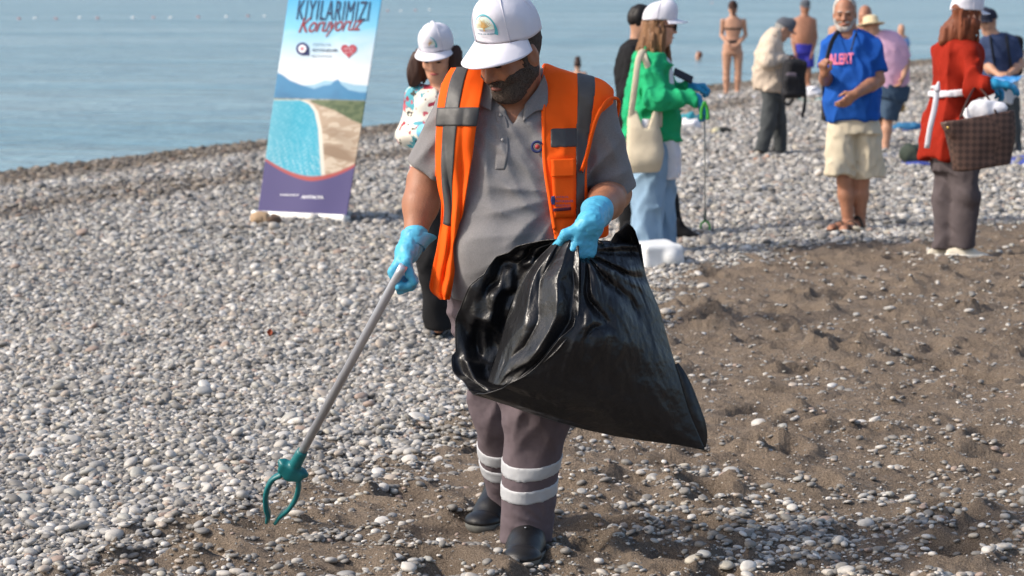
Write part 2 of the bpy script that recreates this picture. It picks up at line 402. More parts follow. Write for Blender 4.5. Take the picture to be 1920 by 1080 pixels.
lone = n.new('ShaderNodeMath'); lone.operation = 'MULTIPLY'; l.new(ao.outputs['Alpha'], lone.inputs[0]); l.new(ao.outputs['Random'], lone.inputs[1]); l.new(lone.outputs[0], add.inputs[1])
rp = n.new('ShaderNodeValToRGB'); rp.color_ramp.interpolation = 'CONSTANT'; e = rp.color_ramp.elements
TONES = [(.0, (.56, .53, .49)), (.12, (.46, .44, .41)), (.26, (.39, .38, .365)), (.36, (.62, .595, .56)), (.46, (.32, .325, .325)), (.54, (.50, .455, .40)), (.62, (.35, .355, .33)), (.69, (.70, .68, .65)),
         (.76, (.41, .335, .27)), (.82, (.24, .245, .25)), (.87, (.46, .415, .33)), (.91, (.28, .175, .13)), (.94, (.52, .50, .47)), (.985, (.12, .115, .11))]
_mean = (.465, .435, .39); TONES = [(p_, tuple(.66 * a_ + .34 * m_ for a_, m_ in zip(c_, _mean))) for p_, c_ in TONES]
e[0].position, e[0].color = 0, (*TONES[0][1], 1); e[1].position, e[1].color = TONES[1][0], (*TONES[1][1], 1)
for p_, c_ in TONES[2:]: q = e.new(p_); q.color = (*c_, 1)
l.new(add.outputs[0], rp.inputs[0])
nz = n.new('ShaderNodeTexNoise'); nz.inputs['Scale'].default_value = 3.5; nz.inputs['Detail'].default_value = 5; l.new(tc.outputs['Object'], nz.inputs[0])
mr = n.new('ShaderNodeMapRange'); mr.inputs[1].default_value = .3; mr.inputs[2].default_value = .7; mr.inputs[3].default_value = .82; mr.inputs[4].default_value = 1.12; l.new(nz.outputs[0], mr.inputs[0])
mx = n.new('ShaderNodeMix'); mx.data_type = 'RGBA'; mx.blend_type = 'MULTIPLY'; mx.inputs[0].default_value = 1; l.new(rp.outputs[0], mx.inputs[6]); l.new(mr.outputs[0], mx.inputs[7])
aw = n.new('ShaderNodeAttribute'); aw.attribute_type = 'INSTANCER'; aw.attribute_name = 'wet'
mx2 = n.new('ShaderNodeMix'); mx2.data_type = 'RGBA'; mx2.blend_type = 'MULTIPLY'; l.new(aw.outputs['Fac'], mx2.inputs[0]); l.new(mx.outputs[2], mx2.inputs[6]); mx2.inputs[7].default_value = (.36, .295, .225, 1)
l.new(mx2.outputs[2], b.inputs['Base Color']); b.inputs['Roughness'].default_value = .62; b.inputs['Specular IOR Level'].default_value = .3
PEB = [pebble_mesh(i) for i in range(8)]
def scatter(y0, y1, sp, half):
    """jittered points in a strip of the beach, half(y) = half width covered"""
    ny = int((y1 - y0) / sp); out = []
    yy = y0 + (np.arange(ny) + .5) * sp; hw = half((y0 + y1) / 2); nx = int(2 * hw / sp)
    X, Y = np.meshgrid((np.arange(nx) + .5) / nx * 2 * hw - hw, yy, indexing='ij')
    X = X + RNG.uniform(-.55, .55, X.shape) * sp; Y = Y + RNG.uniform(-.55, .55, X.shape) * sp
    return X.ravel(), Y.ravel()
px_, py_, sz_ = [], [], []
y = 6.7
while y < 74:
    stp = .5 if y < 24 else 2.0
    sp = float(np.interp(y, [7, 12, 18, 26, 40, 70], [.0150, .0155, .0190, .030, .052, .10]))
    X, Y = scatter(y, y + stp, sp, lambda q: .21 * q + 1.6)
    keep = shore_s(X, Y) > -.25; X, Y = X[keep], Y[keep]; sa = sand_amount(X, Y); p_ = np.stack([X, Y, 0 * X], -1)
    patch = np.clip(.5 + .75 * _w2(p_ * 1.3 + 5) + .35 * _w3(p_ + 9), 0, 1)
    nearf = np.clip((10.2 - Y) / 2.2, 0, 1)
    dens = np.where(sa > .02, (1 - sa) ** 1.2 + sa * ((.006 + .045 * patch ** 3) * (1 - nearf) + nearf * (.03 + .34 * patch ** 1.8)), 1.0)
    keep = RNG.uniform(size=len(X)) < dens; X, Y, sa = X[keep], Y[keep], sa[keep]
    s_ = sp * 1.50 * np.exp(RNG.normal(0, .36, len(X))); s_ = np.where(RNG.uniform(size=len(X)) < .012, s_ * 1.5, s_)
    s_ = np.clip(s_, .010, .105)
    px_.append(X); py_.append(Y); sz_.append(s_); y += stp
for k_ in range(2):      # fine grit in and on the sand
    n_ = 30000; Y = 6.8 + 9 * RNG.uniform(0, 1, n_) ** 1.5; X = RNG.uniform(-1, 1, n_) * (.21 * Y + .6); sa_ = sand_amount(X, Y); p_ = np.stack([X, Y, 0 * X], -1); kp = (sa_ > .3) & (RNG.uniform(size=n_) < .25 + .75 * np.clip(.5 + .6 * _w3(p_ * .7 + 3), 0, 1))
    px_.append(X[kp]); py_.append(Y[kp]); sz_.append(RNG.uniform(.004, .0125, int(kp.sum())))
px_, py_, sz_ = map(np.concatenate, (px_, py_, sz_)); N = len(px_)
zz = terrain_fine(px_, py_); sa = sand_amount(px_, py_)
zz = zz + sz_ * np.where(sa > .4, RNG.uniform(.0, .20, N), RNG.uniform(.0, .42, N))
tilt = np.where(sa > .4, .18, .33)
rot = np.stack([RNG.normal(0, 1, N) * tilt, RNG.normal(0, 1, N) * tilt, RNG.uniform(0, 6.283, N)], -1)
wetp = np.clip(2.6 - shore_s(px_, py_) / 1.0, 0, 1) * RNG.uniform(.65, 1, N)
ss = shore_s(px_, py_); bandw = np.exp(-((ss - 4.6 - .35 * _w1(np.stack([px_, py_, 0 * px_], -1))) / .55) ** 2); wetp = np.maximum(wetp, bandw * RNG.uniform(.4, 1, N))
kind = RNG.integers(0, 8, N); tone = RNG.uniform(0, .999, N)
# the 290 pebbles that show largest are stones of their own
app = sz_ / py_; ins = (np.abs(px_) < .195 * py_) & (py_ > 7.15); app = np.where(ins, app, 0); top = np.argsort(-app)[:290]; rest = np.ones(N, bool); rest[top] = False
for i in top:
    o = bpy.data.objects.new('pebble', PEB[kind[i]]); COL.objects.link(o); o.parent = beach; o.location = (px_[i], py_[i], zz[i]); o.rotation_euler = tuple(rot[i]); o.scale = (sz_[i],) * 3
    o.color = (1, 1, 1, 1)
me = bpy.data.meshes.new('pebble_bed'); k = int(rest.sum()); me.vertices.add(k); me.vertices.foreach_set('co', np.stack([px_, py_, zz], -1)[rest].astype(np.float32).ravel())
for nm, ty, arr in (('rot', 'FLOAT_VECTOR', rot), ('size', 'FLOAT', sz_), ('tone', 'FLOAT', tone), ('wet', 'FLOAT', wetp), ('kind', 'INT', kind)):
    at_ = me.attributes.new(nm, ty, 'POINT'); at_.data.foreach_set('vector' if ty == 'FLOAT_VECTOR' else 'value', arr[rest].astype(np.int32 if ty == 'INT' else np.float32).ravel())
bed = bpy.data.objects.new('pebble_bed', me); COL.objects.link(bed); tag(bed, 'bed of small rounded grey and white beach pebbles', 'pebbles', kind='stuff')
pc = bpy.data.collections.new('pebble_kinds')
for i, q in enumerate(PEB):
    o = bpy.data.objects.new('pebble_kind', q); pc.objects.link(o); o.color = (0, 0, 0, 0)
ng = bpy.data.node_groups.new('pebbles', 'GeometryNodeTree')
ng.interface.new_socket('Geometry', in_out='INPUT', socket_type='NodeSocketGeometry'); ng.interface.new_socket('Geometry', in_out='OUTPUT', socket_type='NodeSocketGeometry')
gn, gl = ng.nodes, ng.links; gi = gn.new('NodeGroupInput'); go = gn.new('NodeGroupOutput'); ip = gn.new('GeometryNodeInstanceOnPoints'); ci = gn.new('GeometryNodeCollectionInfo')
ci.inputs[0].default_value = pc; ci.inputs['Separate Children'].default_value = True; ci.inputs['Reset Children'].default_value = True
m2p = gn.new('GeometryNodeMeshToPoints')
def attr(nm, ty):
    q = gn.new('GeometryNodeInputNamedAttribute'); q.data_type = ty; q.inputs[0].default_value = nm; return q.outputs[0]
gl.new(gi.outputs[0], m2p.inputs[0]); gl.new(m2p.outputs[0], ip.inputs['Points']); gl.new(ci.outputs[0], ip.inputs['Instance']); ip.inputs['Pick Instance'].default_value = True
gl.new(attr('kind', 'INT'), ip.inputs['Instance Index'])
e2r = gn.new('FunctionNodeEulerToRotation'); gl.new(attr('rot', 'FLOAT_VECTOR'), e2r.inputs[0]); gl.new(e2r.outputs[0], ip.inputs['Rotation']); gl.new(attr('size', 'FLOAT'), ip.inputs['Scale'])
gl.new(ip.outputs[0], go.inputs[0])
md = bed.modifiers.new('pebbles', 'NODES'); md.node_group = ng
print('PEBBLES', N)
# ------------------------------------------------------------------ building people
def frame(f, u=(0, 0, 1)):
    """rows: left of the person, forward, up"""
    f = nrm(f); u = A(u, float); u = nrm(u - f * (u @ f)); l = np.cross(u, f); return A([l, f, u])
def look(yaw, pitch=0.0, roll=0.0):
    """facing frame: yaw 0 faces the camera, positive turns to picture-left; pitch positive looks down"""
    y, p, r = map(math.radians, (yaw, pitch, roll))
    fh = A([-math.sin(y), -math.cos(y), 0]); f = fh * math.cos(p) + A([0, 0, -math.sin(p)]); u = A([0, 0, math.cos(p)]) + fh * math.sin(p)
    l = np.cross(u, f); u2 = u * math.cos(r) + l * math.sin(r); return frame(f, u2)
def add_head(F, c, R, s=1.0, ears=True, nose=1.0):
    l, f, u = R; c = A(c, float)
    def q(x, y, z): return c + s * (l * x + f * y + u * z)
    F.add(ell(q(0, -.012, .035), A([.076, .097, .092]) * s, R), .02)
    F.add(ell(q(0, .022, -.035), A([.062, .07, .088]) * s, R), .04)
    F.add(ell(q(0, .062, -.098), A([.032, .026, .022]) * s, R), .035)
    for e in (-1, 1):
        F.add(cap(q(e * .058, .0, -.055), q(e * .025, .062, -.095), .018 * s, .016 * s), .03)
        F.add(cap(q(e * .012, .088, .022), q(e * .048, .070, .022), .011 * s), .016)
        F.add(ell(q(e * .042, .068, -.028), A([.022, .02, .02]) * s, R), .025)
        F.add(ell(q(e * .033, .100, .002), A([.018, .013, .011]) * s, R), .012, 's')
        F.add(ell(q(e * .033, .080, .002), A([.013, .011, .010]) * s, R), .004)
        if ears: F.add(ell(q(e * .079, -.012, -.008), A([.010, .021, .034]) * s, R), .010); F.add(ell(q(e * .088, -.004, -.006), A([.006, .010, .018]) * s, R), .006, 's')
    F.add(cap(q(0, .088, .016), q(0, .112 * nose, -.028), .008 * s, .0125 * s), .014)
    for e in (-1, 1): F.add(ell(q(e * .012, .098, -.033), A([.009, .010, .008]) * s, R), .008)
    F.add(ell(q(0, .087, -.060), A([.024, .010, .006]) * s, R), .007); F.add(ell(q(0, .086, -.071), A([.020, .010, .007]) * s, R), .007)
    F.add(cap(q(-.02, .100, -.0655), q(.02, .100, -.0655), .0032 * s), .004, 's')
def add_hand(F, w, f, n, thumb, curl=(25, 35, 25), s=1.0, spread=.0, k=.008, thumb_curl=.3, grow=0.0):
    """w wrist, f along the fingers, n the way the palm faces, thumb = direction of the thumb side"""
    w = A(w, float); f = nrm(f); n = A(n, float); n = nrm(n - f * (n @ f)); sd = A(thumb, float); sd = nrm(sd - f * (sd @ f) - n * (sd @ n))
    Ls = [(.042, .026, .021), (.047, .030, .022), (.044, .028, .021), (.034, .021, .018)]; off = [.029, .010, -.010, -.028]; bl = [.086, .089, .085, .077]
    for i in range(4):
        b = w + s * (f * bl[i] + sd * off[i]); F.add(cap(w + s * (f * .012 + sd * off[i] * .62), b, .0155 * s + grow, .0125 * s + grow), .014)
        a = 0; p = b; d0 = nrm(f + sd * spread * (1.5 - i) * .35)
        for jn in range(3):
            a += math.radians(curl[jn] * (1 + .06 * i)); d = d0 * math.cos(a) + n * math.sin(a); e = p + d * Ls[i][jn] * s
            F.add(cap(p, e, (.0098 - .0011 * jn) * s + grow, (.0090 - .0011 * jn) * s + grow), k if jn else .010); p = e
    t0 = w + s * (f * .022 + sd * .024); t1 = t0 + s * .044 * nrm(.62 * f + .62 * sd + .35 * n); d = nrm(f * .85 + n * thumb_curl * 1.6 + sd * (.25 - thumb_curl)); t2 = t1 + s * .031 * d
    t3 = t2 + s * .025 * nrm(d + n * thumb_curl)
    F.add(cap(t0, t1, .0155 * s + grow, .0125 * s + grow), .014); F.add(cap(t1, t2, .0115 * s + grow, .0105 * s + grow), .008); F.add(cap(t2, t3, .0105 * s + grow, .0085 * s + grow), .006)
def cap_pos(c, R, a, t, s=1.0, out=0.0, H=.13, wide=1.0):
    l, f, u = R; a = np.asarray(a, float); t = np.asarray(t, float)
    ca, sa = np.cos(a), np.sin(a); fr_ = np.clip(ca, 0, 1); rr = (1 - np.clip(t, 0, 1) ** (2.9 + 1.0 * fr_)) ** (1 / (2.05 + .1 * fr_))
    rf = np.where(ca > 0, .104, .112); rs = .087 * wide
    flat = 1 + .05 * np.clip(ca, 0, 1) ** 2 * np.clip(t, 0, 1) * 2.0
    x = sa * rs * rr; y = ca * rf * rr * flat; z = H * t * (1 + .05 * ca * (1 - t))
    lift = .028 + .012 * ca
    k = 1 + out / .1
    return A(c) + s * ((x * k)[..., None] * l + (y * k - .004)[..., None] * f + (z * (1 + out / .13) + lift)[..., None] * u)
def make_cap(par, c, R, m, s=1.0, H=.13, emblem=None, brim=.078, wide=1.0, seams=True, na=48, droop=.12):
    a, t = np.meshgrid(np.linspace(0, 2 * math.pi, na, endpoint=False), 1 - (1 - np.linspace(0, .975, 22)) ** 1.7, indexing='ij')
    w = Wob(int(abs(c[0]) * 1000) % 97, 5, 6); V = cap_pos(c, R, a, t, s, H=H, wide=wide); nrmv = V - (A(c) + R[2] * .06)
    V = V + .0038 * s * w(V.astype(np.float32))[..., None] * nrmv / np.linalg.norm(nrmv, axis=-1)[..., None]
    V2 = np.swapaxes(V, 0, 1); F = grid_faces(22, na, True)
    hat = obj('cap', V2.reshape(-1, 3), F, m, par, thick=.003)
    l, f, u = R; g, e = np.meshgrid(np.linspace(-1.28, 1.28, 33), np.linspace(0, 1, 10), indexing='ij')
    b0 = cap_pos(c, R, g, 0 * g, s, H=H, wide=wide); ext = brim * np.clip(np.cos(g * 1.12), .0, 1) ** .5
    bd = np.cos(g)[..., None] * f * 1.0 + (np.sin(g) * .45)[..., None] * l
    B = b0 + s * (ext * e)[..., None] * bd - u * (s * (ext * e * droop + .026 * np.abs(np.sin(g)) ** 2.4 * (e * .9 + .08)))[..., None]
    obj('brim', B.reshape(-1, 3), grid_faces(33, 10), m, hat, thick=.0035)
    if seams:
        for q in (0.72, -0.72, 1.9, -1.9, 3.14):
            tt = 1 - (1 - np.linspace(0, 1, 18)) ** 1.7; tube('seam', cap_pos(c, R, 0 * tt + q, tt, s, .0012, H, wide), .0017 * s, mat('cap_seam_shade', rgb(214, 212, 222), .9), hat, 6)  # seams coloured darker than the cap, painting in the shade of their grooves
        V, Fq = tube_vf([cap_pos(c, R, A(0.), A(1.), s, 0.0, H) - u * .002 + u * q * s for q in (0, .004, .006)], A([.009, .008, .003]) * s, 10); obj('button', V, Fq, m, hat)
    if emblem: emblem(hat, c, R, s, H, wide)
    return hat
def tree_emblem(hat, c, R, s, H, wide):
    """round tree emblem with a teal arc and a line of small writing"""
    def mp(a, b, o=.0022): return cap_pos(c, R, A(a) / .10 * 1.3, .37 + A(b) * 1.3 / H, s, o, H, wide)
    def strip(name, pa, w, m, o=.0022):
        pa = A(pa, float); t = np.gradient(pa, axis=0); nn = np.stack([-t[:, 1], t[:, 0]], 1); nn /= np.linalg.norm(nn, axis=1)[:, None] + 1e-9
        w = np.broadcast_to(w, (len(pa),))[:, None]; g = np.stack([pa + nn * w, pa - nn * w], 1); obj(name, mp(g[..., 0], g[..., 1], o).reshape(-1, 3), grid_faces(len(pa), 2), m, hat)
    th = np.linspace(math.radians(-25), math.radians(165), 30); r = .031
    strip('emblem_arc', np.stack([r * np.cos(th), r * np.sin(th)], 1), np.interp(th, [-.43, .2, 2.9], [.0048, .0022, .0008]), mat('print_teal', rgb(90, 180, 190), .6))
    rr, aa = np.meshgrid(np.linspace(0, .027, 6), np.linspace(0, math.pi, 20), indexing='ij')
    obj('emblem_ground', mp(rr * np.cos(aa), rr * np.sin(aa), .0014).reshape(-1, 3), grid_faces(6, 20), mat('print_pale_green', rgb(222, 236, 222), .6), hat)
    r0 = np.random.default_rng(5); gold = mat('print_gold', rgb(205, 165, 105), .6)
    strip('emblem_tree', [(0, -.004), (0, .006), (.001, .013)], [.0024, .0014, .0008], gold)
    for i in range(15):
        an = math.radians(14 + i * 152 / 14); L = .021 + .004 * r0.uniform(-1, 1); b0 = .004 + .006 * math.sin(an)
        strip('emblem_tree', [(0, b0 * .6), (L * .5 * math.cos(an), b0 * .6 + L * .45 * math.sin(an)), (L * math.cos(an + .12), b0 * .3 + L * math.sin(an + .12))], [.0009, .0007, .0004], gold, .0026)
    for x0, x1 in ((-.026, -.015), (-.0135, -.008), (-.006, .004), (.006, .012), (.0135, .025)): strip('emblem_lettering', [(x0, -.0105), (x1, -.0105)], .0016, mat('print_grey_blue', rgb(150, 168, 180), .6))
def make_shoe(par, heel, toe, m, ms, w=.046, h=.085, coll=None, name='shoe', vox=.006, sole=.022):
    """closed shoe between the heel and toe points (both on the ground)"""
    heel, toe = A(heel, float), A(toe, float); d = nrm(toe - heel); L = np.linalg.norm(toe - heel); z = A([0, 0, 1.]); z = nrm(z - d * (z @ d)); s = np.cross(d, z)
    F = Field(.04); fl = (z, 1.0)
    F.add(cap(heel + d * w * .8 + z * (h * .42), heel + d * L * .45 + z * (h * .38), w * .78, w * .8)).add(cap(heel + d * L * .45 + z * h * .36, toe - d * w * .9 + z * (h * .24), w * .82, w * .86, (z, .62)))
    cc_ = (coll or .075); F.add(cap(heel + d * (cc_ - .01) + z * h * .5, heel + d * cc_ + z * h * 1.15, w * .80, w * .84))
    F.add(cap(heel + d * (cc_ + .02) + z * h * .72, heel + d * L * .60 + z * h * .42, w * .70, w * .74), .04)
    base = heel @ z
    U = F.copy(); U.cut(lambda p: (base + sole * .7) - p @ z.astype(np.float32)); U.warp(lambda p, q=Wob(8, 14): .0012 * q(p))
    o = solid(name, U, vox, m, par)
    B = F.copy(); B.off = .005; B.cut(lambda p: base - p @ z.astype(np.float32)).cut(lambda p: p @ z.astype(np.float32) - (base + sole)); solid('sole', B, vox, ms, o)
    return o
def face_bits(par, c, R, s=1.0, brow=None, lip=(.36, .15, .12, 1)):
    l, f, u = R; c = A(c, float); q = lambda x, y, z: c + s * (l * x + f * y + u * z); dark = mat('eye_dark', (.02, .014, .01, 1), .3); bm_ = brow or dark
    for e in (-1, 1):
        V, F = tube_vf([q(e * .022, .0905, .003), q(e * .033, .0935, .0045), q(e * .045, .086, .002)], A([.002, .0046, .002]) * s, 8); obj('eye', V, F, dark, par)
        V, F = tube_vf([q(e * .012, .100, .022), q(e * .03, .0965, .028), q(e * .050, .083, .022)], A([.003, .0042, .002]) * s, 6); obj('eyebrow', V, F, bm_, par)
    V, F = tube_vf([q(-.024, .089, -.0655), q(-.01, .0975, -.0645), q(.01, .0975, -.0645), q(.024, .089, -.0655)], A([.002, .0055, .0055, .002]) * s, 8); obj('lips', V, F, mat('lip_%d' % int(lip[0] * 100), lip, .5), par)
def push_out(F, pts, gap):
    """move points that lie inside a solid to its outside"""
    p = np.asarray(pts, float).copy(); e = 1e-3
    for _ in range(6):
        d = F.ev(p); g = np.stack([F.ev(p + e * q) - d for q in np.eye(3)], -1) / e; g /= np.linalg.norm(g, axis=-1)[..., None] + 1e-6
        p = p + np.maximum(gap - d, 0)[..., None] * g
    return p
def hit(F, px, py, y0, y1, gap=0.0):
    """first point of a solid met by the sight line, gap in front of it"""
    ys = np.linspace(y0, y1, 160); pts = A([P(px, py, q) for q in ys]); d = F.ev(pts); i = np.argmax(d < gap)
    return pts[i] if d[i] < gap else None
SKIN = lambda nm, c: mat('skin_' + nm, c, .5, .16, 22, .0012, 220, .45, sss=.04)
# ------------------------------------------------------------------ the worker
wk = empty('person', (0.02, 7.72, gz(0, 7.72)), 'bearded man in orange safety vest, grey polo shirt and white cap walking with head bowed', 'person')
skinW = SKIN('worker', rgb(166, 114, 87)); greyM = mat('polo_grey', rgb(130, 128, 129), .92, .12, 240, .0006, 500, .15, bump2=.004, bs2=14, sheen=.1)
trouM = mat('trousers_mauve', rgb(104, 93, 98), .9, .10, 30, .0006, 400, .2, bump2=.014, bs2=8)
orange = mat('vest_orange', (1.0, .12, .006, 1), .75, .06, 6, .0005, 500, .2, bump2=.005, bs2=9)
tapeM = mat('tape_dark', rgb(70, 70, 70), .5, .06, 12, .0004, 500, .5, bump2=.008, bs2=10)
bandM = mat('band_silver', rgb(184, 186, 190), .5, .05, 20, .0004, 500, .4, bump2=.005, bs2=20)
gloveM = mat('glove_blue', rgb(84, 178, 214), .45, .08, 30, .0004, 260, .4, bump2=.0018, bs2=24)
capW = mat('cap_white', rgb(228, 226, 234), .95, .04, 14, .0004, 900, .08, bump2=.006, bs2=10)
blackM = mat('shoe_black', rgb(30, 30, 32), .42, .2, 20, .0006, 200, .45); soleG = mat('sole_grey', rgb(112, 112, 106), .8, .2, 40)
J = dict(shl=P(858, 200, 7.83), ell=P(797, 340, 7.86), wrl=P(777, 448, 7.76), shr=P(1110, 205, 7.80), elr=P(1150, 362, 7.86), wrr=P(1114, 404, 7.50),
         hipl=P(910, 560, 7.90), hipr=P(1000, 560, 7.84), knl=P(936, 765, 8.0), knr=P(1004, 770, 7.70), anl=P(956, 938, 8.24), anr=P(986, 978, 7.79),
         neck=P(982, 190, 7.82), head=P(958, 101, 7.72))
HR = look(47, 25, 0); CR = look(33, 22, 0); HC = J['head']
TORSO = [(P(982, 160, 7.84), .10, .06), (P(984, 178, 7.83), .15, .085), (P(984, 212, 7.82), .188, .108), (P(982, 290, 7.80), .205, .135), (P(975, 380, 7.785), .202, .155), (P(968, 460, 7.765), .198, .172),
         (P(963, 520, 7.79), .190, .158), (P(960, 580, 7.83), .180, .135)]
def worker_torso(F, g=0.0, sleeves=True, k=.05):
    F.add(loft([(c, w + g, d + g) for c, w, d in TORSO][::-1], (1, .12, 0), 2.4, .03), k)
    F.add(cap(P(950, 168, 7.84), P(872, 186, 7.83), .052 + g, .060 + g), .05).add(cap(P(1018, 160, 7.84), P(1104, 196, 7.80), .052 + g, .062 + g), .05)
    if sleeves:
        for a, b in (('shl', 'ell'), ('shr', 'elr')):
            e = J[a] + (J[b] - J[a]) * (.86 if a == 'shl' else 1.0); F.add(fcap(J[a], e, .068 + g, .080 + g), .035)
# body
B = Field(.03); worker_torso(B, -.02, False)
for a, b, c in (('shl', 'ell', 'wrl'), ('shr', 'elr', 'wrr')):
    B.add(cap(J[a], J[b], .056, .052)); d = J[c] - J[b]
    B.add(cap(J[b], J[b] + d * .4, .050, .052), .03).add(cap(J[b] + d * .4, J[c], .052, .033), .03)
for h_, k_, a_ in (('hipl', 'knl', 'anl'), ('hipr', 'knr', 'anr')): B.add(cap(J[h_], J[k_], .075, .055)).add(cap(J[k_], J[a_], .052, .038))
B.add(cap(J['neck'] + A([0, .0, -.06]), HC - HR[2] * .03 - HR[1] * .02, .068, .060), .04)
Hd = Field(.03); add_head(B, HC, HR, 1.04)
def skin_cut(p): return -1.0 + 0 * p[..., 0]
body = solid('body', B, .006, skinW, wk)
# beard, moustache, short hair
HB = Field(.02); add_head(HB, HC, HR, 1.04, ears=False); HB.off = .0035
def local(p): q = (p - HC) @ HR.T / 1.04; return q[..., 0], q[..., 1], q[..., 2]
wob_b = Wob(31, 60, 9); wob_s = Wob(32, 130, 9)
def beard_cut(p):
    x, y, z = local(p); ax = np.abs(x)
    low = z - (-.050 + np.clip((ax - .03) / .03, 0, 1) * .022 + np.clip((.022 - y) / .016, 0, 1) * .062)
    must = np.maximum(np.maximum(np.abs(z + .049) - .009, ax - .034), .06 - y)
    mouth = .013 - np.sqrt((x / 1.6) ** 2 + ((z + .066) * 1.9) ** 2 + 1e-9)
    return np.maximum(np.minimum(np.maximum(low, mouth), must), -.012 - y) - .002 * wob_b(p)
HB.cut(lambda p: beard_cut(p)).warp(lambda p: .0009 * wob_s(p) + .0006 * wob_b(p))
beardM = mat('beard_hair', rgb(78, 69, 63), .85, .7, 260, .0012, 500, .2)
solid('beard', HB, .0036, beardM, wk, relax=0)
HH = Field(.02); add_head(HH, HC, HR, 1.04, ears=False); HH.off = .005
HH.cut(lambda p: np.maximum(np.maximum(local(p)[1] - .028 - .006 * wob_b(p), -.075 - local(p)[2]), local(p)[2] - .06)).warp(lambda p: .0014 * wob_s(p))
solid('hair', HH, .005, beardM, wk, relax=0)
face_bits(wk, HC, HR, 1.04, beardM, (.22, .09, .07, 1)); make_cap(wk, HC + HR[2] * .030 - CR[1] * .008, CR, capW, 1.05, H=.124, emblem=tree_emblem, brim=.094, droop=.36)
# polo shirt
folds = Wob(41, 3.2, 7, (1.0, .6, 1.0)); fine = Wob(42, 9, 6)
SH = Field(.04); worker_torso(SH)
shirt_plain = SH.copy()
VB, VL, VR = P(962, 232, 7.66), P(918, 165, 7.66), P(1016, 160, 7.66)
def vneck(p):
    t = (p[..., 2] - VB[2]); wl = t * (VB[0] - VL[0]) / (VL[2] - VB[2]); wr = t * (VR[0] - VB[0]) / (VR[2] - VB[2])
    return np.maximum.reduce([-t, VB[0] - wl - p[..., 0], p[..., 0] - VB[0] - wr, p[..., 1] - 7.80])
SH.cut(lambda p: -vneck(p)); zh = P(900, 572, 7.7)[2]
SH.cut(lambda p: (zh + .012 * np.sin(p[..., 0] * 30)) - p[..., 2])
def crease(p, o, fr, ph, r0, rw, seed):
    """sharp cloth creases that fan out from the point o"""
    x, z = p[..., 0] - o[0], p[..., 2] - o[2]; a = np.arctan2(z, x); r = np.sqrt(x * x + z * z); w = Wob(seed, 2.2, 5)(p)
    t = (a * fr + ph + .9 * w) / 3.1416; t = np.abs((t % 2) - 1); return (t ** 1.8 - .35) * np.exp(-((r - r0) / rw) ** 2)
def shirt_folds(p):
    fr = np.clip((7.86 - p[..., 1]) / .08, 0, 1)
    return .0035 * folds(p) + .0008 * fine(p) + fr * (-.011 * crease(p, P(1065, 370, 7.7), 15, .4, .17, .09, 401) - .009 * crease(p, P(905, 165, 7.7), 22, 1.0, .24, .12, 402)
           - .008 * crease(p, P(1045, 430, 7.7), 17, 2.2, .20, .10, 403) - .007 * crease(p, J['shr'], 17, .2, .16, .06, 404) - .007 * crease(p, J['shl'], 17, .9, .16, .06, 405))
SH.warp(shirt_folds); shirt = solid('polo_shirt', SH, .0058, greyM, wk)
# collar flaps and placket
def draped(F, table, gap, y0=7.3, y1=8.05, n=14, m_=14, fallback=7.75):
    rows = []
    for row in table:
        r = []
        for q in row:
            px, py = q[0], q[1]; h_ = hit(F, px, py, y0, y1, gap + (q[2] if len(q) > 2 else 0)); r.append(h_ if h_ is not None else P(px, py, fallback))
        rows.append(r)
    return sheet(rows, n, m_)
NB = Field(.03).add(cap(J['neck'] + A([0, .0, -.06]), HC - HR[2] * .03 - HR[1] * .02, .070, .064)); SN = shirt_plain.copy(); SN.ops += NB.ops
cl = draped(SN, [[(910, 150, .012), (897, 165, .014), (892, 190, .012)], [(917, 160, .010), (908, 176, .016), (902, 198, .014)], [(926, 172, .006), (922, 190, .012), (921, 208, .010)]], .004)
obj('collar', cl.reshape(-1, 3), grid_faces(14, 14), greyM, shirt, thick=.004)
cr_ = draped(SN, [[(1020, 140, .018), (1026, 162, .016), (1027, 192, .012)], [(1014, 152, .012), (1018, 176, .014), (1020, 205, .012)], [(1006, 168, .008), (1003, 192, .012), (1002, 210, .012)], [(984, 196, .006), (982, 212, .010), (980, 228, .008)]], .004)
obj('collar', cr_.reshape(-1, 3), grid_faces(14, 14), greyM, shirt, thick=.004)
pk = draped(SH, [[(925, 200), (945, 213)], [(931, 225), (953, 236)], [(932, 260), (954, 262)], [(930, 290), (951, 292)], [(928, 318), (947, 319)]], .0012, n=24, m_=6)
obj('placket', pk.reshape(-1, 3), grid_faces(24, 6), greyM, shirt, thick=.002)
for px, py in ((938, 216), (942, 262)):
    h_ = hit(SH, px, py, 7.3, 8, .0045)
    if h_ is not None: V, F = tube_vf([h_, h_ + A([0, -.002, .0005])], .0048, 12); obj('button', V, F, mat('button_grey', rgb(175, 172, 168), .35), shirt)
# round municipal emblem on the chest
def emblem_ring(par, cx, cy, r, y0=7.3):
    h_ = hit(shirt_plain, cx, cy, y0, 8, .008)
    if h_ is None: return
    an = np.linspace(.5, 5.9, 30); g = np.stack([np.stack([h_[0] + q * np.cos(an), h_[1] - .003 + 0 * an, h_[2] + q * np.sin(an)], 1) for q in (r, r * .6)], 1)
    obj('emblem_ring', g.reshape(-1, 3), grid_faces(30, 2), mat('print_navy', rgb(52, 62, 110), .7), par, thick=.001)
    V, F = tube_vf([h_ + A([.001, -.0035, 0]), h_ + A([.001, -.0045, 0])], r * .38, 12); obj('emblem_heart', V, F, mat('print_red', rgb(190, 70, 70), .7), par)
emblem_ring(shirt, 1007, 275, .019)
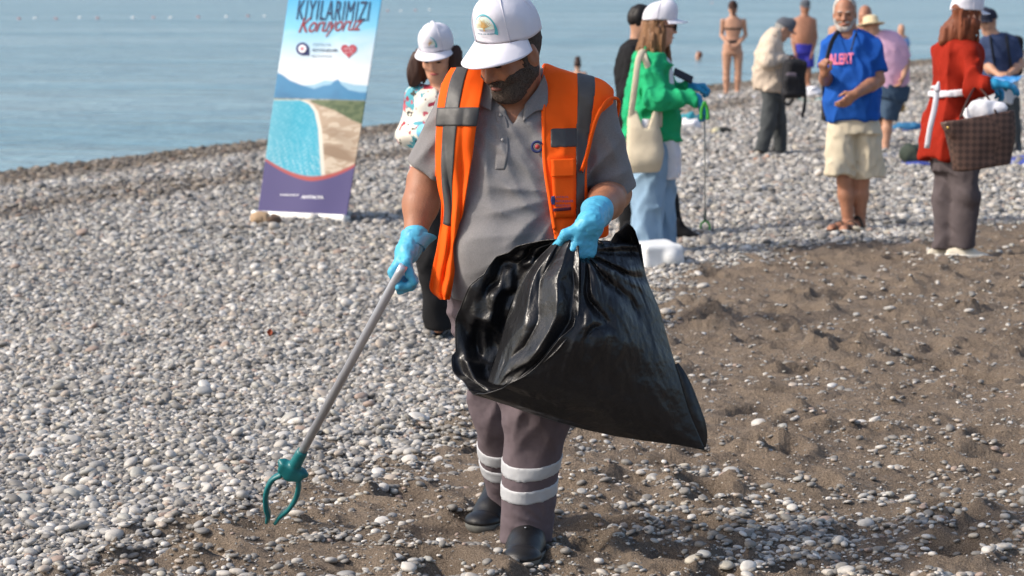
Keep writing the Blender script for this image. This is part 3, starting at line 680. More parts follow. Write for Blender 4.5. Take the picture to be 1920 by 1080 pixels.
# trousers with two silver bands on each leg
TR = Field(.05); TR.add(loft([(P(952, 640, 7.87), .165, .115), (P(955, 560, 7.86), .178, .13), (P(957, 520, 7.85), .175, .13)], (1, .1, 0), 2.4), .04)
LEGR = dict(knl=(.084, .070), knr=(.097, .079))
for h_, k_, a_ in (('hipl', 'knl', 'anl'), ('hipr', 'knr', 'anr')):
    TR.add(cap(J[h_], J[k_], .104, LEGR[k_][0]), .06).add(cap(J[k_], J[a_] + A([0, -.01, -.05]), *LEGR[k_]), .05)
TRB = TR.copy()
for nm in ('anl', 'anr'): pass
def hem(p):
    zl = J['anl'][2] - .025; zr = J['anr'][2] - .058; return np.where(p[..., 0] < .5 * (J['anl'][0] + J['anr'][0]) + 0 * p[..., 1] if False else p[..., 1] > 8.02, zl, zr) - p[..., 2]
def leg_folds(p):
    return .0028 * folds(p * 1.2) + .0006 * fine(p) - .010 * crease(p, P(975, 600, 7.7), 24, .5, .30, .16, 406) - .006 * crease(p, P(1075, 700, 7.7), 20, .5, .22, .10, 407) - .007 * crease(p, J['anr'] + A([.07, 0, .0]), 14, .3, .07, .05, 408) * np.clip((.22 - p[..., 2]) / .05, 0, 1)
def leg_folds_old(p):
    low = np.exp(-((p[..., 2] - .12) / .09) ** 2); return .0030 * folds(p * 1.2) + .0012 * fine(p) + .0030 * low * np.sin(p[..., 2] * 120 + 4 * np.sin(p[..., 0] * 20 + p[..., 1] * 16))
TR.cut(hem).warp(leg_folds); tro = solid('trousers', TR, .0065, trouM, wk)
for kn, an, fr in (('knl', 'anl', (.36, .52)), ('knr', 'anr', (.455, .66))):
    ax_ = nrm(J[an] - J[kn]); L = np.linalg.norm(J[an] - J[kn])
    for q in fr:
        c0 = J[kn] + ax_ * L * q; Bd = Field(.05); Bd.add(cap(J[kn], J[an] + A([0, -.01, -.05]), *LEGR[kn])); Bd.off = .0035; tn = (ax_ + A([.16, 0, .0])); tn = nrm(tn)
        Bd.warp(leg_folds).cut(lambda p, c0=c0, tn=tn: np.abs((p - c0) @ tn) - .0225); solid('reflective_band', Bd, .0055, bandM, tro)
# shoes
toe_r = G(976, 1066) + A([0, -.035, .004]); toe_l = G(900, 1000) + A([-.01, -.03, .0]);
make_shoe(wk, A([J['anr'][0] + .012, toe_r[1] + .32, gz(0, 7.9) + .004]), toe_r, blackM, soleG, .060, .098, sole=.032)
make_shoe(wk, A([J['anl'][0] + .0, toe_l[1] + .29, gz(0, 8.3) + .035]), toe_l, blackM, soleG, .060, .098, sole=.032)
for sh_, (hl_, to_) in zip([o_ for o_ in wk.children if o_.name.startswith('shoe')], ((A([J['anr'][0] + .012, toe_r[1] + .32, gz(0, 7.9) + .004]), toe_r), (A([J['anl'][0] + .0, toe_l[1] + .29, gz(0, 8.3) + .035]), toe_l))):
    d_ = nrm(to_ - hl_); sd = nrm(np.cross(d_, (0, 0, 1)))
    for k_, hh in ((.44, .092), (.56, .076)):
        c_ = hl_ + (to_ - hl_) * k_; a2 = np.linspace(.1, math.pi - .1, 16); tube('strap', c_ + np.cos(a2)[:, None] * sd * .054 + np.sin(a2)[:, None] * A([0, 0, hh]), .013, mat('strap_black', rgb(44, 44, 46), .75, .15, 60, .001, 300), sh_, 8, .25, tuple(d_))
    t2 = Field(.02); c_ = to_ - d_ * .055 + A([0, 0, .03]); t2.add(ell(c_, (.060, .062, .034))); t2.cut(lambda p, z0=c_[2] - .004: z0 - p[..., 2]); solid('toe_cap', t2, .006, blackM, sh_)
    V, F = box_vf(hl_ + (to_ - hl_) * .5 + A([0, 0, .098]), .006, .03, .003, frame((0, -1, .35))); obj('label', V, F, bandM, sh_, smooth=False)
# gloves
wl_, wr_ = J['wrl'], J['wrr']
GL = Field(.012); hl = wl_ + A([-.008, -.012, -.016]); add_hand(GL, hl, (-.50, -.22, -.80), (.72, -.1, -.50), (.1, -1, .1), (50, 78, 48), 1.18, thumb_curl=.55, grow=.002)
GL.add(cap(wl_ + A([.004, .0, .008]), hl + A([-.012, -.006, -.02]), .040, .038), .02)
GL.warp(lambda p, q=Wob(51, 22), q2=Wob(52, 60): .0022 * (np.abs(q(p)) - .6) + .0008 * q2(p)); glove_l = solid('glove', GL, .0042, gloveM, wk)
an = np.linspace(0, 6.2832, 36, endpoint=False); ax_ = nrm(J['ell'] - wl_); u_ = nrm(np.cross(ax_, (0, 1, 0))); w_ = np.cross(ax_, u_)
if u_[0] < 0: u_ = -u_
def cuff(cn, r, o, wv, fl=0.0): return cn + ax_ * o + (r * (1 + wv * np.sin(3 * an + o * 60)))[:, None] * (np.cos(an)[:, None] * u_ + np.sin(an)[:, None] * w_) + (np.clip(np.cos(an), 0, 1) ** 2 * fl)[:, None] * A([1, 0, .0])
g = np.stack([cuff(wl_, .037, -.03, .0), cuff(wl_, .041, -.012, .02, .004), cuff(wl_, .043, .002, .05, .013), cuff(wl_, .044, .012, .07, .022)]); obj('cuff', g.reshape(-1, 3), grid_faces(4, 36, True), gloveM, glove_l, thick=.0015, sub=1)
GR = Field(.012); hr_w = P(1108, 416, 7.415); add_hand(GR, hr_w, (-.30, -.10, -.95), (-.55, .83, .0), (-.8, -.5, .0), (22, 52, 50), 1.12, thumb_curl=.5, grow=.0018)
GR.add(cap(wr_ + nrm(J['elr'] - wr_) * .035, hr_w, .044, .038), .025); GR.warp(lambda p, q=Wob(53, 26), q2=Wob(54, 60): .0022 * (np.abs(q(p)) - .6) + .0008 * q2(p)); glove_r = solid('glove', GR, .0042, gloveM, wk)
ax_ = nrm(J['elr'] - wr_); u_ = nrm(np.cross(ax_, (0, 0, 1))); w_ = np.cross(ax_, u_)
g = np.stack([cuff(wr_, .040, .02, .02), cuff(wr_, .046, .045, .04), cuff(wr_, .050, .066, .05)]); obj('cuff', g.reshape(-1, 3), grid_faces(3, 36, True), gloveM, glove_r, thick=.0015, sub=1)
# ------------------------------------------------------------------ the vest
XZ = lambda tab: A([[P(px, py, 7.72)[0], P(px, py, 7.72)[2]] for px, py in tab])
def lim(tab, z): q = XZ(tab)[::-1]; return np.interp(z, q[:, 1], q[:, 0])
IL = [(914, 100), (912, 128), (890, 150), (850, 170), (842, 336), (842, 600)]          # inner edge, picture-left panel
IR = [(1018, 100), (1020, 130), (1016, 200), (1018, 300), (1030, 380), (1040, 450), (1040, 600)]    # inner edge, other panel
OL = [(838, 100), (830, 140), (820, 200), (817, 300), (818, 335), (870, 336), (890, 600)]
OR = [(1152, 100), (1152, 195), (1122, 215), (1113, 235), (1104, 270), (1099, 300), (1097, 330), (1100, 360), (1125, 430), (1130, 600)]
VE = Field(.05); worker_torso(VE, .0, True); VE.off = .013
vf = Wob(61, 2.4, 6, (1.6, 1, .5))
def vest_region(p, inner=True):
    z = p[..., 2]; x = p[..., 0]; back = p[..., 1] > 7.84
    o = np.maximum(lim(OL, z) - x, x - np.where(back, lim([(1140, 100), (1135, 250), (1120, 300), (1130, 440), (1130, 600)], z), lim(OR, z)))
    i = np.minimum(x - lim(IL, z), lim(IR, z) - x); i = np.where(p[..., 1] > 7.80, np.minimum(i, .16 - np.sqrt((x - J['neck'][0]) ** 2 + ((z - J['neck'][2] - .09) * 1.0) ** 2)), i)
    nb = Field(); d = np.maximum(o, i)
    return np.maximum(d, P(960, 452, 7.7)[2] - z)
VE.cut(vest_region).warp(lambda p: .004 * vf(p) + .0012 * fine(p) + shirt_folds(p) * .3)
# picture-left panel hangs free below the chest
vest = solid('safety_vest', VE, .0055, orange, wk)
fl_in = [(910, 124), (908, 150), (900, 195), (893, 235), (886, 290), (878, 340), (868, 400), (860, 460), (852, 510), (847, 545), (842, 562)]; fl_out = [(846, 128), (832, 152), (823, 195), (819, 235), (817, 290), (820, 340), (828, 390), (822, 450), (811, 505), (806, 540), (822, 559)]
def fl_y(k, t): return (7.80, 7.76, 7.73, 7.715, 7.71, 7.71, 7.71, 7.73, 7.735, 7.735, 7.735)[k] - .05 * t * (k > 1) - .02 * math.sin(math.pi * t)
FLS = sheet([[P(o[0] + (i_[0] - o[0]) * t, o[1] + (i_[1] - o[1]) * t, fl_y(k, t)) for t in (0, .33, .66, 1)] for k, (o, i_) in enumerate(zip(fl_out, fl_in))], 120, 30)
fv, fu = np.meshgrid(np.linspace(0, 1, 120), np.linspace(0, 1, 30), indexing='ij'); FLS[..., 1] += np.clip(fv * 1.8 - .1, .0, 1) * (-.016 * np.abs(np.sin(fu * 7.5 + 1.3 * np.sin(fv * 6))) ** 1.4 + .004 * np.sin(fv * 21 + fu * 6) + .003 * np.sin(fv * 47 - fu * 9)); FLS = push_out(SH, FLS, .011)
for _ in range(3): FLS[1:-1] = .5 * FLS[1:-1] + .25 * (FLS[:-2] + FLS[2:])
flap_o = obj('front_panel', FLS.reshape(-1, 3), grid_faces(120, 30), orange, vest, thick=.004)
nf = np.cross(np.gradient(FLS, axis=0), np.gradient(FLS, axis=1)); nf /= np.linalg.norm(nf, axis=-1)[..., None]; nf = nf * np.where(nf[..., 1:2] > 0, -1, 1)
TS = (FLS + nf * .0036)[0:78, 5:16]; obj('reflective_tape', TS.reshape(-1, 3), grid_faces(78, 11), tapeM, flap_o, thick=.001); TS = (FLS + nf * .0046)[26:37, :]; obj('reflective_tape', TS.reshape(-1, 3), grid_faces(11, 30), tapeM, flap_o, thick=.001)
# binding along the edges: rolled orange rims
def rim(tab, gap, r, closed=False):
    pts = [hit(VE, px, py, 7.3, 8.05, gap) for px, py in tab]; pts = [q for q in pts if q is not None]
    if len(pts) > 2: tube('edge_binding', smooth_path(pts, 50), r, orange, vest, 8)
rim([(1022, 128), (1020, 200), (1021, 300), (1032, 380), (1040, 430)], .002, .006)
arm = [P(1118, 165, 7.80), P(1142, 176, 7.77), P(1152, 195, 7.76), P(1150, 222, 7.78)]
hole = smooth_path([P(1090, 322, 7.675), P(1100, 292, 7.66), P(1110, 250, 7.65), P(1121, 216, 7.66), P(1136, 192, 7.70), P(1149, 184, 7.76), P(1156, 200, 7.82), P(1150, 236, 7.87)], 40)
hole = push_out(SH, hole, .008); hg = np.stack([hole + A([-.005, -.001, .002]), hole + A([.001, -.004, .004]), hole + A([.005, .002, .0]), hole + A([.004, .012, -.005])], 1); obj('edge_binding', hg.reshape(-1, 3), grid_faces(40, 4), orange, vest, thick=.003)
BP = Field(.02).add(loft([(P(1128, 447, 7.86), .026, .012), (P(1122, 400, 7.87), .032, .02), (P(1108, 330, 7.88), .034, .03)], (1, .5, 0), 2.2, .012)); solid('back_panel', BP, .006, orange, vest)
# dark reflective tape
def tape(region, name='reflective_tape', base=VE, h=.0055):
    T = base.copy(); T.off = base.off + .0028; T.cut(region); return solid(name, T, h, tapeM, vest)
tl = [(872, 100), (862, 140), (848, 220), (838, 300), (838, 380), (838, 600)]; tr = [(1100, 100), (1100, 165), (1096, 215), (1090, 270), (1088, 330), (1087, 380), (1088, 600)]
wl2 = lambda z: np.interp(z, [P(0, 340, 7.72)[2], P(0, 150, 7.72)[2]], [.019, .030])
tape(lambda p: np.abs(p[..., 0] - lim(tr, p[..., 2])) - np.interp(p[..., 2], [P(0, 330, 7.72)[2], P(0, 160, 7.72)[2]], [.0135, .028]))
zt2 = P(1060, 258, 7.7)[2]
tape(lambda p: np.maximum(np.maximum(np.abs(p[..., 2] - zt2) - .028, P(1032, 258, 7.7)[0] - p[..., 0]), p[..., 0] - P(1084, 258, 7.7)[0])); 
def vpatch(name, tab, m_, gap, n=12, k=8, thick=.003, par=None): g = draped(VE, tab, gap, n=n, m_=k); return obj(name, g.reshape(-1, 3), grid_faces(n, k), m_, par or vest, thick=thick)
pocket = vpatch('pocket', [[(1034, 306), (1078, 304)], [(1036, 350), (1078, 348)], [(1040, 408), (1078, 408)]], orange, .007)
vpatch('pocket_flap', [[(1033, 299), (1080, 297)], [(1034, 316), (1080, 314)], [(1034, 332), (1079, 330)]], orange, .014, thick=.004, par=pocket)
# printed emblem and writing on the pocket
def vtext(s, cx, cy, size, m_, bold=.0): 
    V, F = text_vf(s, 1.0, bold, 0, 'LEFT'); h_ = hit(VE, cx, cy, 7.3, 8, .013)
    if h_ is None: return
    o = P(cx, cy, h_[1]); W_ = A([o + A([q[0] * size, -.0015, q[1] * size]) for q in V]); obj('printed_text', W_, F, mat('print_navy', rgb(52, 62, 110), .7), pocket, smooth=False)
vtext('ANTALYA', 1042, 371, .0085, None); vtext('BÜYÜKŞEHİR', 1042, 379, .0085, None, .01); vtext('BELEDİYESİ', 1042, 387, .0085, None)
vpatch('printed_strip', [[(1037, 391), (1071, 388)], [(1037, 397), (1071, 394)]], mat('print_maroon', rgb(96, 44, 60), .7), .013, 4, 8, .001, pocket)
vpatch('printed_emblem', [[(1034, 368), (1040, 367)], [(1033, 376), (1041, 376)], [(1035, 384), (1040, 384)]], mat('print_navy', rgb(52, 62, 110), .7), .012, 8, 6, .001, pocket)
# ------------------------------------------------------------------ litter grabber
ga = P(749, 512, 7.665); gb = P(565, 850, 8.03); gd = nrm(gb - ga); gtip = G(508, 981)
grab = empty('litter_grabber', gtip + A([0, 0, .0]), 'silver litter picking pole with green claw held by the bearded worker', 'litter picker')
alu = mat('pole_aluminium', rgb(200, 202, 210), .34, .04, 10, spec=.5, metal=.55); teal = mat('claw_teal', rgb(20, 106, 110), .38, .08, 20, .0004, 200, .5)
tube('pole', [ga - gd * .03, ga, gb], .0138, alu, grab, 20)
tube('socket', [gb - gd * .012, gb, gb + gd * .05, gb + gd * .085], [.0175, .0185, .0205, .019], teal, grab, 18)
hx = nrm(np.cross(gd, (0, 1, 0))); 
if hx[0] < 0: hx = -hx
hy = np.cross(gd, hx); hc = gb + gd * .082
Fh = Field(.015).add(rbox(hc, (.042, .020, .022), A([hx, hy, gd]), .008)).add(cap(hc - gd * .05, hc + gd * .02, .018, .022)).add(cap(hc + hx * .02, hc + hx * .046 - gd * .012, .014, .009)).add(cap(hc - hx * .02, hc - hx * .046 - gd * .012, .014, .009)); solid('claw_head', Fh, .004, teal, grab)
cs = [(P(541, 893, 8.10), P(507, 893, 8.10)), ]
c1 = smooth_path([P(530, 888, 8.09), P(510, 900, 8.10), P(499, 925, 8.12), P(499, 950, 8.14), P(503, 966, 8.16), P(500, 979, 8.18)], 26)
c2 = smooth_path([P(554, 892, 8.08), P(560, 905, 8.08), P(556, 930, 8.10), P(543, 952, 8.12), P(527, 966, 8.14), P(516, 981, 8.16)], 26)
for c_ in (c1, c2):
    o = tube('claw_arm', c_, np.interp(np.linspace(0, 1, 26), [0, .1, .8, 1], [.011, .0095, .009, .006]), teal, grab, 8, 1.9, (0, 1, .2))
    tube('claw_lip', c_ + A([.006 if c_ is c1 else -.006, -.004, 0]), .0035, mat('claw_edge', rgb(150, 150, 135), .6), o, 6)
V, F = tube_vf([gb + gd * .018 + hy * (-.019), gb + gd * .018 + hy * (-.022)], .004, 10); obj('rivet', V, F, alu, grab)
# ------------------------------------------------------------------ rubbish bag
bagM = mat('bag_black_film', (.012, .012, .0135, 1), .31, .2, 5, .0011, 70, .40, bump2=.005, bs2=22)
def rail(tab, n=60): return smooth_path([P(*q) for q in tab], n)
NB_, MB_ = 90, 110
front_rim = rail([(1080, 452, 7.42), (1088, 500, 7.36), (1092, 560, 7.31), (1075, 615, 7.27), (1030, 665, 7.26), (985, 705, 7.28), (940, 728, 7.32), (895, 738, 7.38)], NB_)
seam = rail([(1202, 462, 7.55), (1212, 520, 7.53), (1236, 580, 7.52), (1256, 650, 7.50), (1275, 710, 7.48), (1292, 770, 7.47), (1308, 810, 7.47), (1321, 839, 7.47)], NB_)
back_rim = rail([(1068, 448, 7.45), (1005, 452, 7.50), (955, 470, 7.53), (905, 510, 7.55), (868, 575, 7.56), (853, 650, 7.56), (853, 695, 7.52), (880, 732, 7.42)], NB_)
_rr = np.random.default_rng(17)
for rl in (front_rim, back_rim): kk = np.linspace(0, 1, 15); rl += np.stack([np.interp(np.linspace(0, 1, NB_), kk, np.r_[0, _rr.normal(0, .0065, 13), 0]) for _ in range(3)], 1)
u_, v_ = np.meshgrid(np.linspace(0, 1, NB_), np.linspace(0, 1, MB_), indexing='ij')   # u down the rim, v from mouth to bottom seam
def ruled(a, b): return a[:, None] * (1 - v_[..., None]) + b[:, None] * v_[..., None]
hub = P(1095, 470, 7.42)
FRS = ruled(front_rim, seam); bel = np.sin(np.pi * np.clip(v_, 0, 1)) ** .8 * np.sin(np.pi * np.clip(u_ * .9 + .08, 0, 1))
FRS[..., 1] -= .055 * bel; FRS[..., 2] -= .03 * np.sin(np.pi * v_) * u_ ** 3
ph = np.arctan2(-(FRS[..., 2] - hub[2]), FRS[..., 0] - hub[0] + 1e-6); rr = np.sqrt((FRS[..., 2] - hub[2]) ** 2 + (FRS[..., 0] - hub[0]) ** 2)
def facets(u, v, n, m, seed, pw=1.0):
    """crumple: random heights joined by flat triangles"""
    r = np.random.default_rng(seed); H = r.uniform(-1, 1, (n + 2, m + 2)); ju = r.uniform(-.25, .25, 2)
    a = np.clip(u + .03 * np.sin(v * 9 + seed), 0, .9999) * n; b = np.clip(v + .03 * np.sin(u * 7 + seed * 2), 0, .9999) * m; i, j = a.astype(int), b.astype(int); f, g = a - i, b - j
    h00, h10, h01, h11 = H[i, j], H[i + 1, j], H[i, j + 1], H[i + 1, j + 1]; up = f > g
    return np.where(up, h00 + (h10 - h00) * f + (h11 - h10) * g, h00 + (h11 - h01) * f + (h01 - h00) * g)
def ridge(x): return 1 - 2 * np.abs(((x / 3.1416) % 1) - .5) * 2
wb, wb2, wb3 = Wob(71, 3.2), Wob(72, 8), Wob(73, 17)
edge = np.clip(v_ * 8, 0, 1) * np.clip((1 - v_) * 8, 0, 1)
FRS[..., 1] += edge * (-.017 * ridge(ph * 6.5 + .9 * wb(FRS)) * np.exp(-((rr - .10) / .16) ** 2) - .008 * ridge(ph * 13 + 1.3 * wb(FRS)) * np.exp(-((rr - .12) / .12) ** 2) + .007 * facets(u_, v_, 5, 6, 11) + .0045 * facets(u_, v_, 11, 13, 12) * np.exp(-rr / .25) * 1.6 + .0028 * facets(u_, v_, 17, 20, 14) + .0018 * facets(u_, v_, 30, 36, 15))
BKS = ruled(back_rim, seam); BKS[..., 1] += .03 * np.sin(np.pi * v_) - .03 * np.sin(np.pi * np.clip(v_ * 1.2, 0, 1)) * 0
ein = np.clip(v_ * 14, 0, 1) * np.clip((1 - v_) * 6, 0, 1)
BKS[..., 1] += ein * (-.018 * ridge(u_ * 8 + 1.6 * facets(u_, v_, 4, 4, 21)) * np.exp(-(v_ / .5) ** 2) - .030 * facets(u_, v_ * 2, 9, 8, 22) - .016 * facets(u_, v_ * 2, 18, 15, 23))
bag = empty('rubbish_bag', P(1100, 830, 7.45), 'large open black plastic rubbish bag gripped in a blue glove', 'bag')
nv = NB_ * MB_
obj('front_film', FRS.reshape(-1, 3), grid_faces(NB_, MB_), bagM, bag, thick=.0012); obj('back_film', BKS.reshape(-1, 3), grid_faces(NB_, MB_), bagM, bag, thick=.0012)
# side gussets close the bag above and below
tp = np.stack([FRS[0], .5 * (FRS[0] + BKS[0]) + A([0, 0, .006]), BKS[0]], 0); obj('top_fold', tp.reshape(-1, 3), grid_faces(3, MB_), bagM, bag, thick=.0012)
bt = np.stack([FRS[-1], .5 * (FRS[-1] + BKS[-1]) + A([0, 0, -.008]), BKS[-1]], 0); obj('bottom_fold', bt.reshape(-1, 3), grid_faces(3, MB_), bagM, bag, thick=.0012)
# inner gathered sheet hanging from the hand inside the mouth
INN = sheet([[P(1040, 452, 7.44), P(1065, 448, 7.40), P(1086, 462, 7.37)], [P(985, 515, 7.45), P(1030, 520, 7.34), P(1086, 530, 7.32)], [P(955, 585, 7.47), P(1005, 600, 7.31), P(1082, 600, 7.27)],
             [P(935, 655, 7.47), P(965, 670, 7.32), P(1040, 662, 7.26)], [P(915, 715, 7.44), P(930, 722, 7.36), P(960, 722, 7.31)]], 90, 60)
ui, vi = np.meshgrid(np.linspace(0, 1, 90), np.linspace(0, 1, 60), indexing='ij')
INN[..., 1] += -.024 * ridge(vi * 7.2 + .9 * facets(ui, vi, 4, 3, 33)) * np.sin(np.pi * np.clip(ui * .9 + .08, 0, 1)) - .007 * facets(ui, vi, 8, 5, 31) - .004 * facets(ui, vi, 16, 9, 32); obj('gathered_mouth', INN.reshape(-1, 3), grid_faces(90, 60), bagM, bag, thick=.0012)
tube('mouth_hem', front_rim + A([0, -.002, 0]), .0020, bagM, bag, 6); tube('mouth_hem', back_rim, .0020, bagM, bag, 6)
# loose lip standing up beside the glove, hem strip along the seam
def lin_rail(tab, n): q_ = A([P(*t) for t in tab]); k_ = np.linspace(0, len(q_) - 1, n); return np.stack([np.interp(k_, np.arange(len(q_)), q_[:, d]) for d in range(3)], 1)
l0 = lin_rail([(1140, 462, 7.47), (1154, 436, 7.49), (1176, 420, 7.50), (1192, 434, 7.52), (1200, 462, 7.53), (1208, 512, 7.53)], 40); l1 = lin_rail([(1156, 474, 7.50), (1166, 452, 7.54), (1180, 444, 7.56), (1188, 456, 7.57), (1193, 476, 7.57), (1206, 522, 7.55)], 40); l2 = lin_rail([(1160, 486, 7.56), (1170, 474, 7.60), (1182, 468, 7.62), (1190, 474, 7.62), (1196, 490, 7.60), (1206, 528, 7.56)], 40)
tl2 = np.linspace(0, 1, 14)[:, None, None]; LIP = np.where(tl2 < .5, l0 + (l1 - l0) * tl2 * 2, l1 + (l2 - l1) * (tl2 * 2 - 1)); tu, tv = np.meshgrid(np.linspace(0, 1, 14), np.linspace(0, 1, 40), indexing='ij'); LIP = LIP + (.010 * facets(tu, tv, 3, 8, 41))[..., None] * A([.3, 1, .5]); obj('mouth_lip', LIP.reshape(-1, 3), grid_faces(14, 40), bagM, bag, thick=.0012)
HEM = np.stack([seam[45:], seam[45:] + (P(1312, 760, 7.49) - P(1292, 770, 7.47)) * (np.sin(np.linspace(.15, 3.1, NB_ - 45)) ** .7)[:, None]], 1); obj('seam_strip', HEM.reshape(-1, 3), grid_faces(NB_ - 45, 2), bagM, bag, thick=.0012)
# ------------------------------------------------------------------ the other people on the beach
_pn = [0]
class Per:
    """one standing figure: head, arms and legs from joints; clothes are added as solids around the same joints"""
    def __init__(s, foot, label, Y, skin, sc=1.0, vox=.010, group=None):
        s.Y = Y; s.e = empty('person', foot, label, 'person', group); s.skin = skin; s.sc = sc; s.vox = vox; s.F = Field(.03)
    def q(s, px, py, dy=0.0): return P(px, py, s.Y + dy)
    def head(s, px, py, R, dy=0.0, k=1.0):
        s.hc = s.q(px, py, dy); s.R = R; add_head(s.F, s.hc, R, s.sc * k); return s
    def torso(s, secs, lat, F=None, g=0.0, k=.05, rnd=.03):
        t = [(s.q(*c), w + g, d + g) for c, w, d in secs]
        if t[0][0][2] > t[-1][0][2]: t = t[::-1]
        s.tt = t
        (F or s.F).add(loft(t, lat, 2.35, rnd), k); s.lat = lat; return s
    def neck(s, px, py, dy=0.0, r=.055): s.F.add(cap(s.q(px, py, dy), s.hc - s.R[2] * .05 - s.R[1] * .02, r * 1.08 * s.sc, r * .95 * s.sc), .04); return s
    def arm(s, a, b, c, r=(.048, .040, .028), F=None, hand=None):
        a, b, c = (s.q(*x) for x in (a, b, c)); F_ = F or s.F; d = c - b
        F_.add(cap(a, b, r[0], r[1])).add(cap(b, b + d * .35, r[1], r[1] * 1.05), .02).add(cap(b + d * .35, c, r[1] * 1.05, r[2]), .02)
        if hand: add_hand(s.F, c, *hand[:3], curl=hand[3] if len(hand) > 3 else (25, 35, 25), s=1.0 * s.sc)
        return s
    def leg(s, a, b, c, r=(.078, .055, .036), foot=None):
        a, b, c = (s.q(*x) for x in (a, b, c)); s.F.add(cap(a, b, r[0], r[1])).add(cap(b, b + (c - b) * .3, r[1], r[1] * 1.02), .03).add(cap(b + (c - b) * .3, c, r[1] * 1.02, r[2]), .03)
        if foot is not None:
            t = A(foot, float); F = s.F; F.add(cap(c, c + (t - c) * .55, r[2], .030), .03).add(cap(c + (t - c) * .45 + A([0, 0, .0]), t, .032, .026), .03); hd = nrm((t - c) * A([1, 1, 0])); sd = A([-hd[1], hd[0], 0])
            for i in range(5): F.add(cap(t + sd * (.026 - .013 * i), t + hd * (.028 - .005 * abs(i - 1)) + sd * (.028 - .014 * i) - A([0, 0, .006]), .010, .008), .006)
        return s
    def done(s, cut=None):
        return solid('body', s.F, s.vox, s.skin, s.e)
    def cloth(s, name, prims, m, vox=None, k=.04, fold=.004, fs=3.0, cuts=(), par=None, relax=1, aniso=(1, 1, .6)):
        F = Field(k); _pn[0] += 1
        for p in prims: F.add(p)
        for c in cuts: F.cut(c)
        if fold: F.warp(lambda p, a=Wob(200 + _pn[0], fs, 7, aniso), b=Wob(300 + _pn[0], fs * 3, 5): fold * 2.2 * (np.abs(a(p)) ** .8 - .7) + fold * .5 * b(p))
        return solid(name, F, vox or s.vox, m, par or s.e, relax=relax)
    def glove(s, w, hand, m=None, el=None, name='glove', vox=.007, sc=1.06):
        F = Field(.012); w = A(w); add_hand(F, w, *hand[:3], curl=hand[3], s=sc, grow=.003)
        if el is not None: F.add(cap(w + nrm(A(el) - w) * .05, w, .04, .036), .02)
        return solid(name, F, vox, m or gloveM, s.e)
def below(z): return lambda p: z - p[..., 2]
def above(z): return lambda p: p[..., 2] - z
def hair_mat(nm, c): return mat('hair_' + nm, c, .55, .35, 40, .002, 160, .35, stretch=(1, 1, .12))
def strands(F, amp=.006, fr=9, seed=5): return F.warp(lambda p, a=Wob(seed, fr, 7, (1, 1, .12)), b=Wob(seed + 1, fr * 2.6, 6, (1, 1, .12)): amp * a(p) + amp * .6 * b(p))
def shoes(s, pairs, m, ms, w=.044, h=.085, vox=.009, sole=.022, coll=None):
    for hl, to in pairs: make_shoe(s.e, hl, to, m, ms, w, h, coll, vox=vox, sole=sole)
def ground(px, py): return G(px, py)
tan1 = SKIN('tan', rgb(190, 144, 118)); tan2 = SKIN('deep_tan', rgb(168, 118, 92)); fair = SKIN('fair', rgb(214, 160, 132)); brn = SKIN('brown', rgb(160, 104, 78))
blackC = mat('cloth_black', rgb(30, 30, 32), .9, .2, 8, .0006, 300, .2, bump2=.012, bs2=7)
SX_, SY_ = (1, 0, 0), (0, 1, 0)
# --- woman in a floral jacket
p = Per(G(830, 640), 'woman in white cap and floral jacket with black trousers standing behind the worker', 13.1, fair)
p.head(819, 103, look(14, 26), -.05, .96).neck(832, 168).arm((780, 182, .05), (766, 250, .05), (800, 248, -.15)).leg((818, 360), (812, 480, -.02), (822, 612, .0)).leg((848, 360), (848, 480), (852, 600, .1))
tors = [((832, 163), .08, .05), ((834, 178), .15, .08), ((834, 215), .165, .10), ((832, 280), .15, .10), ((832, 348), .185, .115)]
p.torso(tors, (1, .05, 0), g=-.02); p.done()
floral = bpy.data.materials.new('floral_print'); MATS['floral'] = floral; floral.use_nodes = True; n, l = floral.node_tree.nodes, floral.node_tree.links; b = n['Principled BSDF']; b.inputs['Roughness'].default_value = .85
tc = n.new('ShaderNodeTexCoord'); col = None
for sc, off, th, c in ((8, 0, .42, rgb(84, 162, 178)), (11, 3.3, .38, rgb(196, 92, 104)), (15, 7.7, .28, rgb(160, 44, 66)), (17, 1.7, .20, rgb(60, 64, 60))):
    mp = n.new('ShaderNodeMapping'); mp.inputs['Location'].default_value = (off, off, off); l.new(tc.outputs['Object'], mp.inputs[0])
    nz = n.new('ShaderNodeTexNoise'); nz.inputs['Scale'].default_value = 14; l.new(mp.outputs[0], nz.inputs[0]); mv = n.new('ShaderNodeMix'); mv.data_type = 'RGBA'; mv.inputs[0].default_value = .16; l.new(mp.outputs[0], mv.inputs[6]); l.new(nz.outputs['Color'], mv.inputs[7])
    vo = n.new('ShaderNodeTexVoronoi'); vo.inputs['Scale'].default_value = sc; l.new(mv.outputs[2], vo.inputs[0]); lt = n.new('ShaderNodeMath'); lt.operation = 'LESS_THAN'; lt.inputs[1].default_value = th; l.new(vo.outputs['Distance'], lt.inputs[0])
    mx = n.new('ShaderNodeMix'); mx.data_type = 'RGBA'; l.new(lt.outputs[0], mx.inputs[0]); mx.inputs[7].default_value = c
    if col is None: mx.inputs[6].default_value = rgb(228, 222, 210)
    else: l.new(col, mx.inputs[6])
    col = mx.outputs[2]
l.new(col, b.inputs['Base Color'])
vb = p.q(836, 255, -.12)
def vcut(pp): t = pp[..., 2] - vb[2]; return -np.maximum(np.maximum(-t, np.abs(pp[..., 0] - vb[0]) - .055 * np.clip(t / .25, .25, 1.1)), pp[..., 1] - p.Y)
